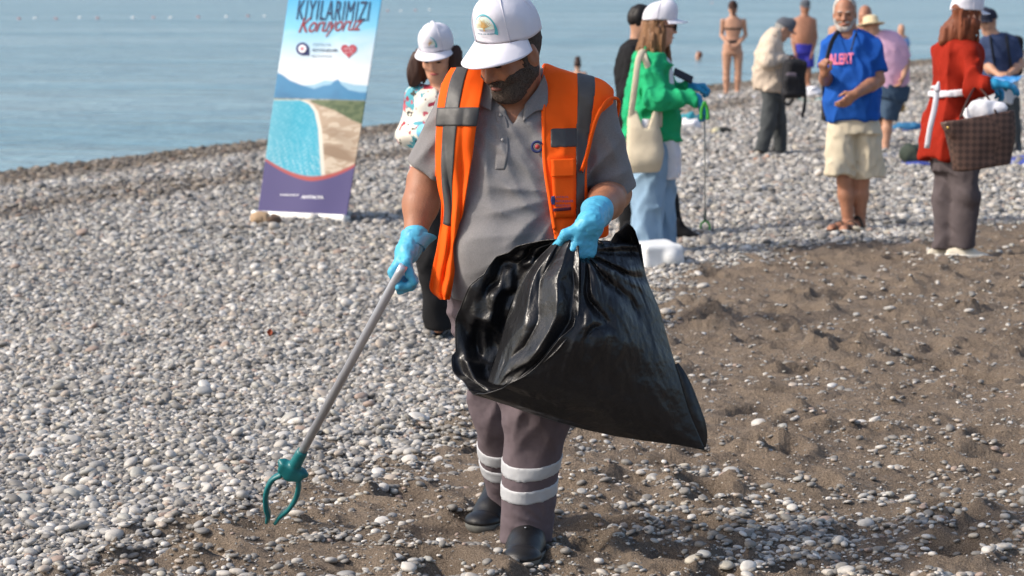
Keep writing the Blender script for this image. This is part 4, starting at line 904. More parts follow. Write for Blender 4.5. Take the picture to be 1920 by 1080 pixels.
p.cloth('jacket', [loft([(p.q(*c), w, d) for c, w, d in tors][::-1], SX_), cap(p.q(812, 176), p.q(784, 184, .03), .05, .055), cap(p.q(852, 176), p.q(880, 184, .03), .05, .055), cap(p.q(780, 184, .05), p.q(765, 250, .05), .06, .058), fcap(p.q(765, 250, .05), p.q(795, 249, -.12), .058, .048),
        cap(p.q(884, 184, .05), p.q(898, 250, .05), .06, .055), cap(p.q(898, 250, .05), p.q(870, 255, -.12), .055, .045)], floral, .009, cuts=[vcut], fold=.006)
p.cloth('top', [loft([(p.q(834, 192), .11, .075), (p.q(834, 215), .135, .085), (p.q(833, 300), .14, .09)][::-1], SX_)], blackC, .01, fold=.0)
p.cloth('trousers', [loft([(p.q(832, 400), .16, .1), (p.q(832, 335), .15, .095)], SX_), cap(p.q(816, 365), p.q(811, 480, -.02), .092, .08), fcap(p.q(811, 480, -.02), p.q(822, 615), .08, .07), cap(p.q(848, 365), p.q(848, 480), .092, .08), fcap(p.q(848, 480), p.q(852, 605, .1), .08, .07)], blackC, .011, fold=.005)
g1 = G(818, 640); shoes(p, [(g1 + A([.02, .24, .004]), g1), (G(852, 628) + A([0, .22, .004]), G(856, 630))], blackM, blackM)
p.glove(p.q(802, 246, -.17), ((.9, -.2, -.3), (0, .5, -.8), (0, -1, .3), (40, 50, 30)), mat('glove_pale', rgb(120, 190, 225), .45), p.q(766, 250, .05))
hb = Field(.03); R = p.R; c = p.hc
for a_, r_ in (((-.085, -.03, -.02), .045), ((-.095, -.02, -.07), .04), ((.08, -.03, -.03), .05), ((.10, -.02, -.08), .05), ((.12, -.01, -.12), .035), ((-.10, .0, -.12), .035), ((0, -.075, -.02), .06), ((0, -.08, -.1), .06)): hb.add(ell(c - R[0] * a_[0] + R[1] * a_[1] + A([0, 0, a_[2]]), (r_, r_, r_ * 1.3)))
solid('hair', strands(hb, .008, 12), .008, hair_mat('dark_brown', rgb(62, 40, 32)), p.e)
face_bits(p.e, c, R, .96, MATS['hair_dark_brown'], (.40, .10, .10, 1)); make_cap(p.e, c + R[2] * .022, R, capW, 1.0, H=.125, emblem=tree_emblem, brim=.072, na=32)
# --- woman in a green hooded jacket
p = Per(G(1222, 480), 'woman with long brown hair in green hooded jacket, white cap and pale jeans', 17.3, fair)
p.head(1238, 50, look(-97, 6), 0, .98).neck(1230, 92); p.torso([((1226, 96), .09, .06), ((1222, 115), .17, .1), ((1222, 190), .16, .11), ((1222, 260), .16, .12)], SY_, g=-.04)
p.leg((1215, 290, -.08), (1215, 375, -.1), (1212, 452, -.12)).leg((1235, 290, .1), (1236, 375, .1), (1236, 448, .12)); p.done()
green = mat('hoodie_green', rgb(38, 168, 112), .9, .07, 10, .0006, 300, .2, bump2=.012, bs2=8)
hood = [((1224, 92), .10, .07), ((1220, 108), .175, .125), ((1221, 150), .19, .15), ((1221, 200), .195, .18), ((1222, 240), .2, .195), ((1222, 262), .2, .20)]
def openfront(pp): z = pp[..., 2]; x0 = np.interp(z, [p.q(0, 262)[2], p.q(0, 110)[2]], [p.q(1258, 262)[0], p.q(1236, 110)[0]]); return -np.maximum(x0 - pp[..., 0], np.abs(pp[..., 1] - 17.3) - .055)
hd_ = p.cloth('hoodie', [loft([(p.q(*c_), w, d) for c_, w, d in hood][::-1], SY_), cap(p.q(1208, 98), p.q(1196, 112), .06, .05), cap(p.q(1218, 118, -.15), p.q(1232, 186, -.27), .075, .068), fcap(p.q(1232, 186, -.27), p.q(1303, 184, -.25), .066, .050), cap(p.q(1228, 118, .17), p.q(1262, 176, .22), .07, .06), fcap(p.q(1262, 176, .22), p.q(1292, 164, .12), .058, .048)],
       green, .009, fold=.012, fs=3.0, cuts=[openfront])
white = mat('cloth_white', rgb(226, 226, 232), .9, .05, 10, .0005, 300, .2, bump2=.010, bs2=8)
p.cloth('shirt', [loft([(p.q(1258, 334, .0), .13, .064), (p.q(1257, 290), .13, .070), (p.q(1240, 240), .14, .10), (p.q(1232, 130), .14, .10), (p.q(1228, 104), .08, .06)], SY_)], white, .010, fold=.004)
jean = mat('denim_pale', rgb(140, 168, 192), .9, .16, 7, .0007, 300, .2, bump2=.012, bs2=7)
p.cloth('jeans', [loft([(p.q(1224, 320), .15, .115), (p.q(1224, 262), .15, .11)], SY_), cap(p.q(1216, 290, -.09), p.q(1215, 375, -.10), .11, .105), fcap(p.q(1215, 375, -.1), p.q(1213, 474, -.12), .105, .105), cap(p.q(1234, 290, .1), p.q(1237, 375, .1), .11, .1), fcap(p.q(1237, 375, .1), p.q(1238, 470, .12), .1, .1)], jean, .010, fold=.011, fs=3.2)
soleW = mat('sole_white', rgb(225, 222, 212), .7, .08, 20); g1 = G(1216, 484); shoes(p, [(g1 + A([-.1, 0, 0.004]), g1 + A([.16, -.03, .004])), (g1 + A([-.03, .22, .004]), g1 + A([.21, .2, .004]))], soleW, soleW)
w1 = p.q(1306, 184, -.25); w2 = p.q(1294, 163, .12)
p.glove(w1, ((.62, -.1, -.78), (-.7, .1, -.5), (0, 1, 0), (30, 45, 35)), mat('glove_deep', rgb(40, 140, 185), .45), p.q(1232, 186, -.27)); p.glove(w2, ((.9, -.1, .1), (0, 0, -1), (0, -1, 0), (50, 60, 40)), MATS['glove_deep'], p.q(1262, 176, .22))
hb = Field(.03); c = p.hc; R = p.R
hb.add(loft([(p.q(1203, 128), .09, .045), (p.q(1214, 95), .11, .07), (p.q(1226, 62), .098, .085), (p.q(1232, 36), .085, .09)], SY_, 2, .02)).add(cap(p.q(1240, 60, -.07), p.q(1240, 108, -.09), .028, .014)).add(cap(p.q(1248, 80, .05), p.q(1254, 118, .05), .02, .012)).add(cap(p.q(1226, 70, -.08), p.q(1222, 120, -.12), .03, .015))
solid('hair', strands(hb, .008, 20), .006, hair_mat('light_brown', rgb(128, 92, 62)), p.e)
face_bits(p.e, c, R, .98, MATS['hair_light_brown']); make_cap(p.e, c + R[2] * .018, R, capW, 1.04, H=.125, brim=.08, na=32)
gl_ = mat('lens_dark', (.01, .01, .012, 1), .15, spec=.6)
for e_ in (-1, 1): V, F = tube_vf([c + R[1] * .098 + R[0] * e_ * .033 + R[2] * .004 + R[1] * k for k in (0, .006)], .024, 14); obj('sunglasses_lens', V, F, gl_, p.e)
V, F = tube_vf([c + R[1] * .096 - R[0] * .055 + R[2] * .008, c + R[1] * .01 - R[0] * .084 + R[2] * .006], .004, 6); obj('sunglasses_arm', V, F, gl_, p.e)
tote = empty('tote_bag', P(1208, 325, 17.0), 'cream canvas tote bag hanging from the shoulder of the green jacket', 'bag'); canv = mat('canvas_cream', rgb(205, 192, 168), .95, .08, 12, .0012, 300, .15, bump2=.014, bs2=7)
F = Field(.02).add(loft([(P(1209, 324, 17.0), .105, .05), (P(1208, 300, 16.99), .122, .075), (P(1208, 262, 17.0), .118, .07), (P(1207, 236, 17.0), .110, .05), (P(1206, 206, 17.02), .10, .03)], SX_, 2.6, .012)); vt = P(1210, 240, 17.0)
F.cut(lambda pp: -np.maximum(vt[2] - pp[..., 2] + 0 * pp[..., 0], np.abs(pp[..., 0] - vt[0]) - .35 * (pp[..., 2] - vt[2]) - .015)).warp(lambda pp, a=Wob(91, 3, 6): .005 * a(pp)); solid('bag_body', F, .008, canv, tote)
st = smooth_path([P(1181, 236, 17.0), P(1186, 195, 16.98), P(1192, 150, 16.97), P(1197, 112, 17.02), P(1206, 94, 17.18), P(1212, 100, 17.3)], 24); tube('strap', st, .020, canv, tote, 8, .25, (0, 1, 0))
st = smooth_path([P(1236, 238, 17.02), P(1236, 205, 17.04), P(1228, 160, 17.06), P(1210, 112, 17.06), P(1206, 96, 17.2)], 24); tube('strap', st, .020, canv, tote, 8, .25, (0, 1, 0))
o = obj('paper', *box_vf(P(1211, 236, 17.0), .055, .02, .09, frame((.2, -1, .1)))[:2], white, tote)
ph = P(1281, 142, 17.35); V, F = box_vf(ph, .14, .012, .07, frame((.1, -.55, .75), (-.4, .6, .6))); o = obj('phone', V, F, mat('phone_black', rgb(46, 42, 46), .3), base=ph, smooth=False); tag(o, 'dark phone held in front of the green jacket', 'phone')
gt = G(1322, 438); gg = empty('litter_grabber', gt, 'thin grabber with green handle and claw standing by the green jacketed woman', 'litter picker'); gr = mat('plastic_green', rgb(60, 160, 60), .45, .08)
ht = P(1321, 196, 17.0); tube('pole', [ht, gt + A([0, 0, .10])], .0055, mat('pole_pale', rgb(190, 196, 196), .4, metal=.6), gg, 8); tube('joint', [gt + A([0, 0, .18]), gt + A([0, 0, .10])], .012, blackM, gg, 8)
for e_ in (-1, 1):
    tube('claw_arm', smooth_path([gt + A([0, 0, .10]), gt + A([e_ * .03, 0, .07]), gt + A([e_ * .032, 0, .03]), gt + A([e_ * .008, 0, .004])], 12), .008, gr, gg, 8)
    tube('handle', smooth_path([ht + A([.0, 0, .02]), ht + A([e_ * .02, 0, -.04]), ht + A([e_ * .022, -.01, -.10])], 10), .011, gr, gg, 8)
# --- person in black behind her
p = Per(G(1200, 447), 'person dressed all in black, half hidden behind the green jacketed woman', 18.85, tan1)
p.head(1203, 42, look(-110, 5)).neck(1194, 85); p.torso([((1192, 88), .08, .06), ((1190, 110), .16, .1), ((1192, 300), .15, .1)], SY_)
p.leg((1188, 300, -.1), (1182, 375, -.1), (1180, 440, -.1)).leg((1215, 300, .1), (1250, 375, .1), (1266, 432, .1)); p.done()
p.cloth('coat', [loft([(p.q(1194, 74), .08, .06), (p.q(1190, 92), .17, .11), (p.q(1186, 130), .2, .135), (p.q(1188, 200), .19, .125), (p.q(1192, 310), .2, .14)][::-1], SY_), cap(p.q(1186, 105, -.16), p.q(1178, 180, -.2), .065, .06), cap(p.q(1178, 180, -.2), p.q(1190, 255, -.18), .06, .045)], blackC, .011, fold=.006)
p.cloth('trousers', [cap(p.q(1190, 295, -.1), p.q(1182, 375, -.1), .1, .085), fcap(p.q(1182, 375, -.1), p.q(1180, 442, -.1), .085, .075), cap(p.q(1212, 295, .05), p.q(1250, 375, .1), .1, .085), fcap(p.q(1250, 375, .1), p.q(1266, 435, .1), .085, .075)], blackC, .011)
g1 = G(1312, 449); g2 = G(1200, 452); shoes(p, [(g1 + A([-.24, .02, .004]), g1), (g2 + A([-.16, 0, .004]), g2 + A([.10, 0, .004]))], blackC, blackM, .05, .10)
hb = Field(.02); add_head(hb, p.hc, p.R, 1.0, ears=False); hb.off = .007; hb.cut(lambda pp: np.maximum((pp - p.hc) @ p.R[1] - .045, -.02 - (pp - p.hc) @ p.R[2] + .3 * ((pp - p.hc) @ p.R[1] + .0))); solid('hair', strands(hb, .003, 14), .008, hair_mat('black', rgb(28, 24, 24)), p.e)
# --- bather in a bikini
p = Per(G(1372, 180), 'bather in a black bikini seen from behind, hands clasped behind her back', 46.5, tan1, vox=.011)
p.head(1374, 15, look(180, 0), 0, .95).neck(1375, 34); p.torso([((1375, 31), .07, .05), ((1375, 37), .15, .08), ((1375, 52), .155, .10), ((1374, 70), .12, .09), ((1373, 84), .165, .11), ((1373, 98), .175, .12), ((1373, 104), .15, .10)], SX_)
p.arm((1355, 39), (1353, 66, .05), (1366, 84, -.14), (.042, .036, .026), hand=((.7, -.1, -.5), (0, 1, 0), (0, -.2, 1))).arm((1395, 39), (1398, 66, .05), (1383, 84, -.14), (.042, .036, .026), hand=((-.7, -.1, -.5), (0, 1, 0), (0, -.2, 1)))
for x, f in ((1363, 1358), (1384, 1386)): p.leg((x, 102), (x + (-1 if x < 1370 else 0), 138), (x + (-1 if x < 1370 else -2), 174), (.092, .06, .04), foot=G(x, 179) + A([0, .14, .03]))
p.done(); bik = mat('bikini_black', rgb(26, 24, 28), .7)
zt, zb = p.q(0, 75)[2], p.q(0, 86)[2]; bf = Field(.05); bf.ops = [o_ for o_ in p.F.ops[:] if o_[0] is not None][-1:]; bf = Field(.05); bf.add(loft([(a_, w + .006, d + .006) for a_, w, d in p.tt], SX_, 2.35))
b1 = bf.copy(); xc = p.q(1373, 80)[0]; b1.cut(lambda pp: np.maximum(pp[..., 2] - zt, zb + 1.1 * np.abs(pp[..., 0] - xc) - .06 - pp[..., 2])); solid('bikini_bottom', b1, .009, bik, p.e)
b2 = bf.copy(); zs = p.q(0, 54)[2]; b2.cut(lambda pp: np.abs(pp[..., 2] - zs) - .017); solid('bikini_strap', b2, .008, bik, p.e)
hb = Field(.02).add(ell(p.hc + A([0, -.01, .04]), (.085, .1, .1))).add(ell(p.hc + A([0, -.10, .09]), (.045, .045, .045))).add(cap(p.hc + A([0, -.09, .05]), p.hc + A([0, -.11, -.12]), .035, .02)); solid('hair', strands(hb, .004, 14), .01, hair_mat('dark_brown', rgb(62, 40, 32)), p.e)
# --- bather in blue trunks
p = Per(G(1508, 166), 'bare chested bather in blue trunks and grey cap by the water', 48.6, tan2, vox=.012)
p.head(1509, 15, look(-35, 10)).neck(1508, 34); p.torso([((1508, 29), .09, .06), ((1508, 37), .19, .10), ((1508, 55), .19, .14), ((1507, 72), .18, .15), ((1507, 86), .17, .13)], SX_)
p.arm((1526, 39), (1529, 70, .03), (1523, 98, -.08), (.05, .043, .032), hand=((-.1, -.1, -1), (-1, 0, 0), (0, -1, 0))).arm((1490, 39), (1487, 70, .03), (1490, 96, -.08), (.05, .043, .032), hand=((0.1, -.1, -1), (1, 0, 0), (0, -1, 0)))
for x in (1500, 1515): p.leg((x, 100), (x, 130), (x, 160), (.09, .06, .04), foot=G(x, 166) + A([.02, -.1, .03]))
p.done(); p.cloth('trunks', [loft([(p.q(1507, 100), .175, .13), (p.q(1507, 81), .172, .135)], SX_), fcap(p.q(1499, 96), p.q(1498, 124), .10, .11), fcap(p.q(1515, 96), p.q(1516, 126), .10, .11)], mat('trunks_blue', rgb(62, 62, 168), .85), .012)
make_cap(p.e, p.hc + p.R[2] * .01, p.R, mat('cap_grey', rgb(92, 96, 104), .9), 1.0, brim=.06, seams=False, na=24)
# --- bare chested bather, mostly hidden
p = Per(G(1560, 198), 'bare shouldered bather mostly hidden behind the man in the blue shirt', 42.0, tan1, vox=.012)
p.head(1580, 28, look(10, 0)).neck(1579, 48); p.torso([((1578, 46), .09, .06), ((1578, 54), .19, .10), ((1577, 80), .18, .13), ((1575, 125), .17, .12)], SX_)
p.arm((1559, 56), (1555, 92, .03), (1557, 125, -.1), hand=((0, 0, -1), (1, 0, 0), (0, -1, 0))).leg((1566, 125), (1556, 160), (1545, 192), foot=G(1543, 199) + A([-.05, -.05, .03])).leg((1586, 125), (1586, 160), (1586, 190), foot=G(1586, 199) + A([0, -.05, .03])); p.done()
p.cloth('trunks', [loft([(p.q(1575, 135), .18, .13), (p.q(1575, 112), .175, .13)], SX_), fcap(p.q(1566, 130), p.q(1564, 152), .1, .1), fcap(p.q(1586, 130), p.q(1586, 152), .1, .1)], blackC, .013)
# --- man in a beige jacket looking into a backpack
p = Per(G(1445, 291), 'man in beige jacket, dark trousers and grey cap bending over a black backpack', 29.3, tan1)
p.head(1468, 56, look(-98, 32)).neck(1455, 68).arm((1443, 80, -.16), (1440, 118, -.22), (1484, 110, -.15), hand=((.9, 0, -.4), (0, .5, -.8), (0, 1, .3), (40, 50, 30))).arm((1452, 78, .16), (1462, 114, .2), (1488, 112, .1), hand=((.9, 0, -.4), (0, -.5, -.8), (0, -1, .3), (40, 50, 30)))
p.leg((1446, 175, -.08), (1441, 230, -.1), (1428, 280, -.12)).leg((1452, 175, .08), (1460, 230, .1), (1464, 280, .12)); p.torso([((1452, 60), .09, .06), ((1446, 78), .17, .09), ((1441, 168), .15, .12)], SY_); p.done()
beige = mat('jacket_beige', rgb(205, 188, 170), .9, .07, 8, .0006, 300, .2, bump2=.012, bs2=8)
jk = p.cloth('jacket', [loft([(p.q(1455, 54), .09, .06), (p.q(1448, 68), .17, .11), (p.q(1441, 105), .195, .155), (p.q(1440, 145), .2, .178), (p.q(1441, 170), .195, .165)][::-1], SY_), cap(p.q(1444, 80, -.15), p.q(1440, 117, -.23), .075, .07), fcap(p.q(1440, 117, -.23), p.q(1478, 111, -.16), .068, .05), cap(p.q(1452, 78, .16), p.q(1462, 114, .22), .07, .065), fcap(p.q(1462, 114, .22), p.q(1482, 112, .12), .06, .05)], beige, .010, fold=.010, fs=3.4)
sp_ = Field().add(cap(p.q(1444, 80, -.15), p.q(1440, 117, -.23), .079, .074)); sm = p.q(1441, 96, -.19); sp_.cut(lambda pp: np.abs((pp - sm) @ nrm((-.25, 0, 1))) - .014); solid('sleeve_stripe', sp_, .009, mat('stripe_navy', rgb(56, 58, 72), .8), jk)
p.cloth('trousers', [loft([(p.q(1447, 185), .15, .11), (p.q(1446, 160), .15, .11)], SY_), cap(p.q(1446, 178, -.08), p.q(1441, 230, -.1), .105, .085), fcap(p.q(1441, 230, -.1), p.q(1427, 284, -.12), .085, .068), cap(p.q(1453, 178, .08), p.q(1460, 230, .1), .1, .085), fcap(p.q(1460, 230, .1), p.q(1465, 283, .12), .085, .068)], mat('trousers_charcoal', rgb(70, 74, 76), .9, .1, 8, bump2=.012, bs2=7), .011, fold=.006)
g1 = G(1420, 292); g2 = G(1484, 292); shoes(p, [(g1 + A([-.06, 0, .02]), g1 + A([.2, -.02, .004])), (g2 + A([-.26, .1, .004]), g2 + A([0, .1, .004]))], blackM, blackM)
make_cap(p.e, p.hc + p.R[2] * .01, p.R, MATS['cap_grey'], 1.0, brim=.065, seams=False, na=24, H=.12)
hb = Field(.02); add_head(hb, p.hc, p.R, 1.0, ears=False); hb.off = .006; hb.cut(lambda pp: np.maximum((pp - p.hc) @ p.R[1] - .0, -.06 - (pp - p.hc) @ p.R[2])); solid('hair', hb, .009, hair_mat('grey', rgb(150, 148, 146)), p.e)
bp_ = empty('backpack', P(1488, 185, 28.95), 'black backpack with hanging straps held by the man in the beige jacket', 'backpack'); bkm = mat('backpack_black', rgb(34, 34, 38), .8, .2, 10, .001, 150, .3, bump2=.012, bs2=9)
F = Field(.03).add(rbox(P(1487, 148, 28.9), (.115, .14, .22), frame((.2, -1, 0), (.08, 0, 1)), .06)).add(rbox(P(1484, 160, 28.76), (.085, .06, .12), frame((.2, -1, 0)), .04)).warp(lambda pp, a=Wob(95, 4): .008 * a(pp)); solid('bag_body', F, .01, bkm, bp_)
F = Field(.02).add(rbox(P(1484, 146, 28.74), (.06, .03, .06), frame((.2, -1, 0)), .02)); solid('pocket', F, .01, mat('backpack_grey', rgb(96, 88, 98), .85), bp_)
tube('strap', smooth_path([P(1503, 130, 28.85), P(1509, 165, 28.85), P(1509, 195, 28.85), P(1504, 220, 28.85)], 16), .018, bkm, bp_, 8, .3, (0, 1, 0)); tube('strap', smooth_path([P(1475, 178, 28.8), P(1470, 190, 28.8), P(1478, 196, 28.8), P(1489, 186, 28.8)], 16), .016, bkm, bp_, 8, .3, (0, 1, 0)); tube('handle', smooth_path([P(1480, 112, 28.85), P(1485, 104, 28.85), P(1492, 112, 28.85)], 10), .012, bkm, bp_, 8)
# --- man in a blue T-shirt
p = Per(G(1600, 438), 'smiling grey bearded man in blue T-shirt with pink lettering and cream shorts', 18.7, tan2, vox=.008)
p.head(1584, 26, look(10, 6)).neck(1590, 66, 0, .064)
p.arm((1638, 92, -.02), (1646, 150, -.05), (1604, 176, -.30), (.055, .05, .034), hand=((-.75, -.2, -.62), (-.3, .9, .1), (-.5, -.1, .8), (20, 30, 20))).arm((1560, 92, .02), (1550, 152, .04), (1546, 138, -.24), (.055, .048, .034), hand=((-.25, -.55, .75), (.6, .5, .5), (.7, -.6, -.2), (70, 80, 40)))
p.leg((1580, 240), (1584, 340), (1591, 424), (.09, .055, .038), foot=G(1558, 437) + A([0, 0, .038])).leg((1622, 240), (1615, 340, .03), (1612, 422, .06), (.09, .055, .038), foot=G(1582, 438) + A([0, 0, .038]))
tee = [((1590, 56), .085, .06), ((1592, 70), .155, .095), ((1596, 100), .19, .13), ((1598, 150), .198, .165), ((1598, 190), .200, .18), ((1600, 224), .195, .165)]
p.torso(tee, (1, -.25, 0), g=-.04); p.done(); blue = mat('tee_blue', rgb(32, 88, 174), .9, .06, 8, .0005, 400, .2, bump2=.012, bs2=7)
TF = [loft([(p.q(*c_), w, d) for c_, w, d in tee][::-1], (1, -.25, 0)), cap(p.q(1570, 80), p.q(1562, 92, .02), .055, .065), cap(p.q(1612, 76), p.q(1634, 92, -.02), .055, .065), fcap(p.q(1636, 92, -.02), p.q(1645, 138, -.045), .07, .082), fcap(p.q(1562, 92, .02), p.q(1554, 128, .03), .07, .078)]
p.cloth('t_shirt', TF, blue, .008, fold=.009, fs=2.8, cuts=[lambda pp, c_=p.q(1586, 60, -.08): .062 - np.sqrt(((pp - c_) ** 2).sum(-1))]); TFF = Field(.04)
for q_ in TF: TFF.add(q_)
V, F = text_vf('ALERT', 1.0, .03, .0, 'LEFT', .92); h0 = p.q(1550, 120); sx_ = .175 / V[:, 0].max(); pts = []
for a_, b_ in V[:, :2]:
    wx = h0[0] + a_ * sx_ ; wz = h0[2] + b_ * .105 + .012 * a_ / 3; ys = np.linspace(p.Y - .4, p.Y + .1, 80); d_ = TFF.ev(np.stack([0 * ys + wx, ys, 0 * ys + wz], 1)); i_ = int(np.argmax(d_ < .022)); pts.append((wx, ys[i_], wz))
obj('shirt_lettering', A(pts), F, mat('print_pink', rgb(240, 130, 160), .7), [c_ for c_ in p.e.children if c_.name.startswith('t_shirt')][0], smooth=False, thick=.001)
cream = mat('shorts_cream', rgb(212, 200, 176), .95, .05, 8, .0008, 300, .15, bump2=.014, bs2=6)
p.cloth('shorts', [loft([(p.q(1601, 250), .178, .14), (p.q(1600, 214), .155, .125)], (1, -.2, 0)), fcap(p.q(1580, 240), p.q(1573, 330, -.04), .105, .112), fcap(p.q(1624, 240), p.q(1630, 330, .03), .105, .110)], cream, .009, fold=.008, fs=3.0, k=.02)
hb = Field(.02); add_head(hb, p.hc, p.R, 1.0, ears=False); hb.off = .005; lo_ = lambda pp: ((pp - p.hc) @ p.R[0], (pp - p.hc) @ p.R[1], (pp - p.hc) @ p.R[2])
def bcut(pp): x, y, z = lo_(pp); return np.maximum(np.minimum(z + .080 - np.clip((np.abs(x) - .035) / .03, 0, 1) * .055, np.maximum(np.abs(z + .05) - .006, .07 - y)), -.005 - y)
hb.cut(bcut); solid('beard', strands(hb, .002, 30), .007, hair_mat('white', rgb(182, 176, 170)), p.e)
hb = Field(.02); add_head(hb, p.hc, p.R, 1.0, ears=False); hb.off = .008; hb.cut(lambda pp: np.maximum(lo_(pp)[1] - .035 - .25 * (lo_(pp)[2] - .09), -.05 - lo_(pp)[2]) ).cut(lambda pp: np.minimum(.055 - lo_(pp)[2], lo_(pp)[1] - .02)); solid('hair', strands(hb, .003, 20), .008, MATS['hair_white'], p.e)
face_bits(p.e, p.hc, p.R, 1.0, MATS['hair_white'], (.45, .2, .16, 1)); sand_m = mat('sandal_dark', rgb(48, 42, 40), .8, .2, 20)
for fx, fy, dy in ((1558, 437, 0), (1582, 438, .06)):
    t = G(fx, fy); an_ = p.q(1592 if fx < 1570 else 1610, 424, dy * .5); an_[2] = t[2]; d_ = nrm((t - an_) * A([1, 1, 0])); sd = A([-d_[1], d_[0], 0])
    F = Field(.03).add(cap(an_ - d_ * .04 + A([0, 0, .012]), t + d_ * .03 + A([0, 0, .012]), .042, .046, ((0, 0, 1), .32))); so = solid('sandal', F, .008, sand_m, p.e)
    for k_, hgt in ((.12, .10), (.5, .075), (.85, .058)):
        c_ = an_ + (t - an_) * k_; a2 = np.linspace(0, math.pi, 14); tube('strap', c_ + np.cos(a2)[:, None] * sd * .047 + np.sin(a2)[:, None] * A([0, 0, hgt]), .012, sand_m, so, 8, .4, tuple(d_))
cs_ = empty('shoulder_bag', P(1548, 215, 18.95), 'dark shoulder bag and strap on the man in the blue T-shirt', 'bag')
tube('strap', smooth_path([P(1572, 58, 18.62), P(1560, 78, 18.55), P(1552, 105, 18.47), P(1547, 130, 18.43), P(1545, 160, 18.7), P(1546, 195, 18.9)], 24), .017, blackM, cs_, 8, .3, (0, 1, 0)); solid('bag_body', Field(.02).add(rbox(P(1556, 205, 18.98), (.06, .05, .09), np.eye(3), .03)), .009, bkm, cs_)
tube('neck_cord', smooth_path([P(1606, 60, 18.62), P(1602, 72, 18.56), P(1596, 95, 18.50)], 10), .006, blackM, p.e, 6)
# --- bald man behind
p = Per(G(1615, 278), 'bald man standing behind the man with the straw hat', 30.6, tan2, vox=.012)
p.head(1622, 30, look(20, 8)).neck(1620, 52); p.torso([((1619, 50), .09, .06), ((1618, 60), .19, .10), ((1617, 100), .185, .14), ((1615, 150), .17, .13)], SX_).arm((1598, 64), (1596, 105), (1600, 140, -.1), hand=((0, 0, -1), (1, 0, 0), (0, -1, 0))).leg((1605, 150), (1604, 215), (1604, 265), foot=G(1604, 276) + A([0, -.05, .03])).leg((1628, 150), (1628, 215), (1628, 265), foot=G(1628, 276) + A([0, -.05, .03])); p.done()
p.cloth('trunks', [loft([(p.q(1616, 170), .185, .14), (p.q(1616, 140), .178, .135)], SX_), fcap(p.q(1604, 165), p.q(1603, 200), .1, .1), fcap(p.q(1629, 165), p.q(1630, 200), .1, .1)], blackC, .013)
# --- man in a pink shirt and straw hat
p = Per(G(1662, 290), 'stooping man in pink shirt, denim shorts and straw hat', 28.4, tan1)
p.head(1634, 56, look(150, 25)).neck(1645, 70); pk_ = [((1676, 166), .19, .13), ((1672, 130), .195, .155), ((1667, 95), .20, .155), ((1656, 70), .165, .115), ((1646, 60), .09, .07)]
p.torso(pk_, (1, .2, 0), g=-.02).arm((1688, 85, -.05), (1700, 116, -.02), (1694, 142, -.15), hand=((-.3, -.2, -.9), (-1, 0, 0), (0, -1, 0))).arm((1636, 82, .1), (1630, 120, .1), (1636, 150, -.05)).leg((1672, 170), (1664, 225, .05), (1660, 280), foot=G(1662, 290) + A([-.06, .1, .03])).leg((1655, 170, .1), (1648, 225, .2), (1645, 276, .25), foot=G(1645, 286) + A([-.05, .1, .03])); p.done()
p.cloth('shirt', [loft([(p.q(*c_), w, d) for c_, w, d in pk_], (1, .2, 0)), cap(p.q(1660, 76), p.q(1684, 88, -.03), .06, .06), fcap(p.q(1686, 86, -.05), p.q(1697, 108, -.03), .065, .06), cap(p.q(1652, 74), p.q(1638, 84, .08), .06, .06)], mat('shirt_pink', rgb(214, 172, 198), .9, .05, 8, bump2=.012, bs2=7), .010, fold=.005)
p.cloth('shorts', [loft([(p.q(1670, 185), .18, .13), (p.q(1675, 158), .185, .135)], SX_), fcap(p.q(1676, 178), p.q(1664, 222, .03), .12, .11), fcap(p.q(1660, 178, .1), p.q(1650, 222, .15), .12, .11)], mat('denim_dark', rgb(58, 78, 100), .9, .12, 8, bump2=.012, bs2=7), .011, fold=.006)
st = mat('straw', rgb(214, 196, 160), .9, .12, 40, .002, 90); hR = look(150, 10); hc_ = P(1633, 46, 28.35); an = np.linspace(0, 6.2832, 40, endpoint=False); rows = []
for r_, z_ in ((.0, .10), (.05, .10), (.08, .085), (.092, .03), (.098, .0), (.14, -.006), (.165, .004)): rows.append(hc_ + r_ * (np.cos(an)[:, None] * hR[0] * .92 + np.sin(an)[:, None] * hR[1]) + z_ * hR[2])
obj('straw_hat', np.concatenate(rows), grid_faces(7, 40, True), st, p.e, thick=.005)
# --- child far off in pale blue
p = Per(G(1690, 150), 'small far off figure in pale blue at the edge of the water', 52.2, tan1, vox=.014)
p.head(1690, 55, look(0, 0), 0, .85).neck(1690, 68); p.torso([((1690, 66), .07, .05), ((1690, 72), .13, .08), ((1690, 100), .13, .09)], SX_).arm((1679, 74), (1677, 92), (1680, 106), (.035, .03, .022)).arm((1701, 74), (1702, 92), (1700, 106), (.035, .03, .022)).leg((1685, 100), (1685, 120), (1685, 146), (.06, .045, .03), foot=G(1685, 150)).leg((1696, 100), (1696, 120), (1696, 146), (.06, .045, .03), foot=G(1696, 150)); p.done()
p.cloth('shirt', [loft([(p.q(1690, 104), .135, .1), (p.q(1690, 76), .14, .09), (p.q(1690, 69), .08, .06)], SX_), fcap(p.q(1680, 75), p.q(1678, 86), .05, .05), fcap(p.q(1700, 75), p.q(1702, 86), .05, .05)], mat('shirt_pale_blue', rgb(120, 160, 210), .9), .014)
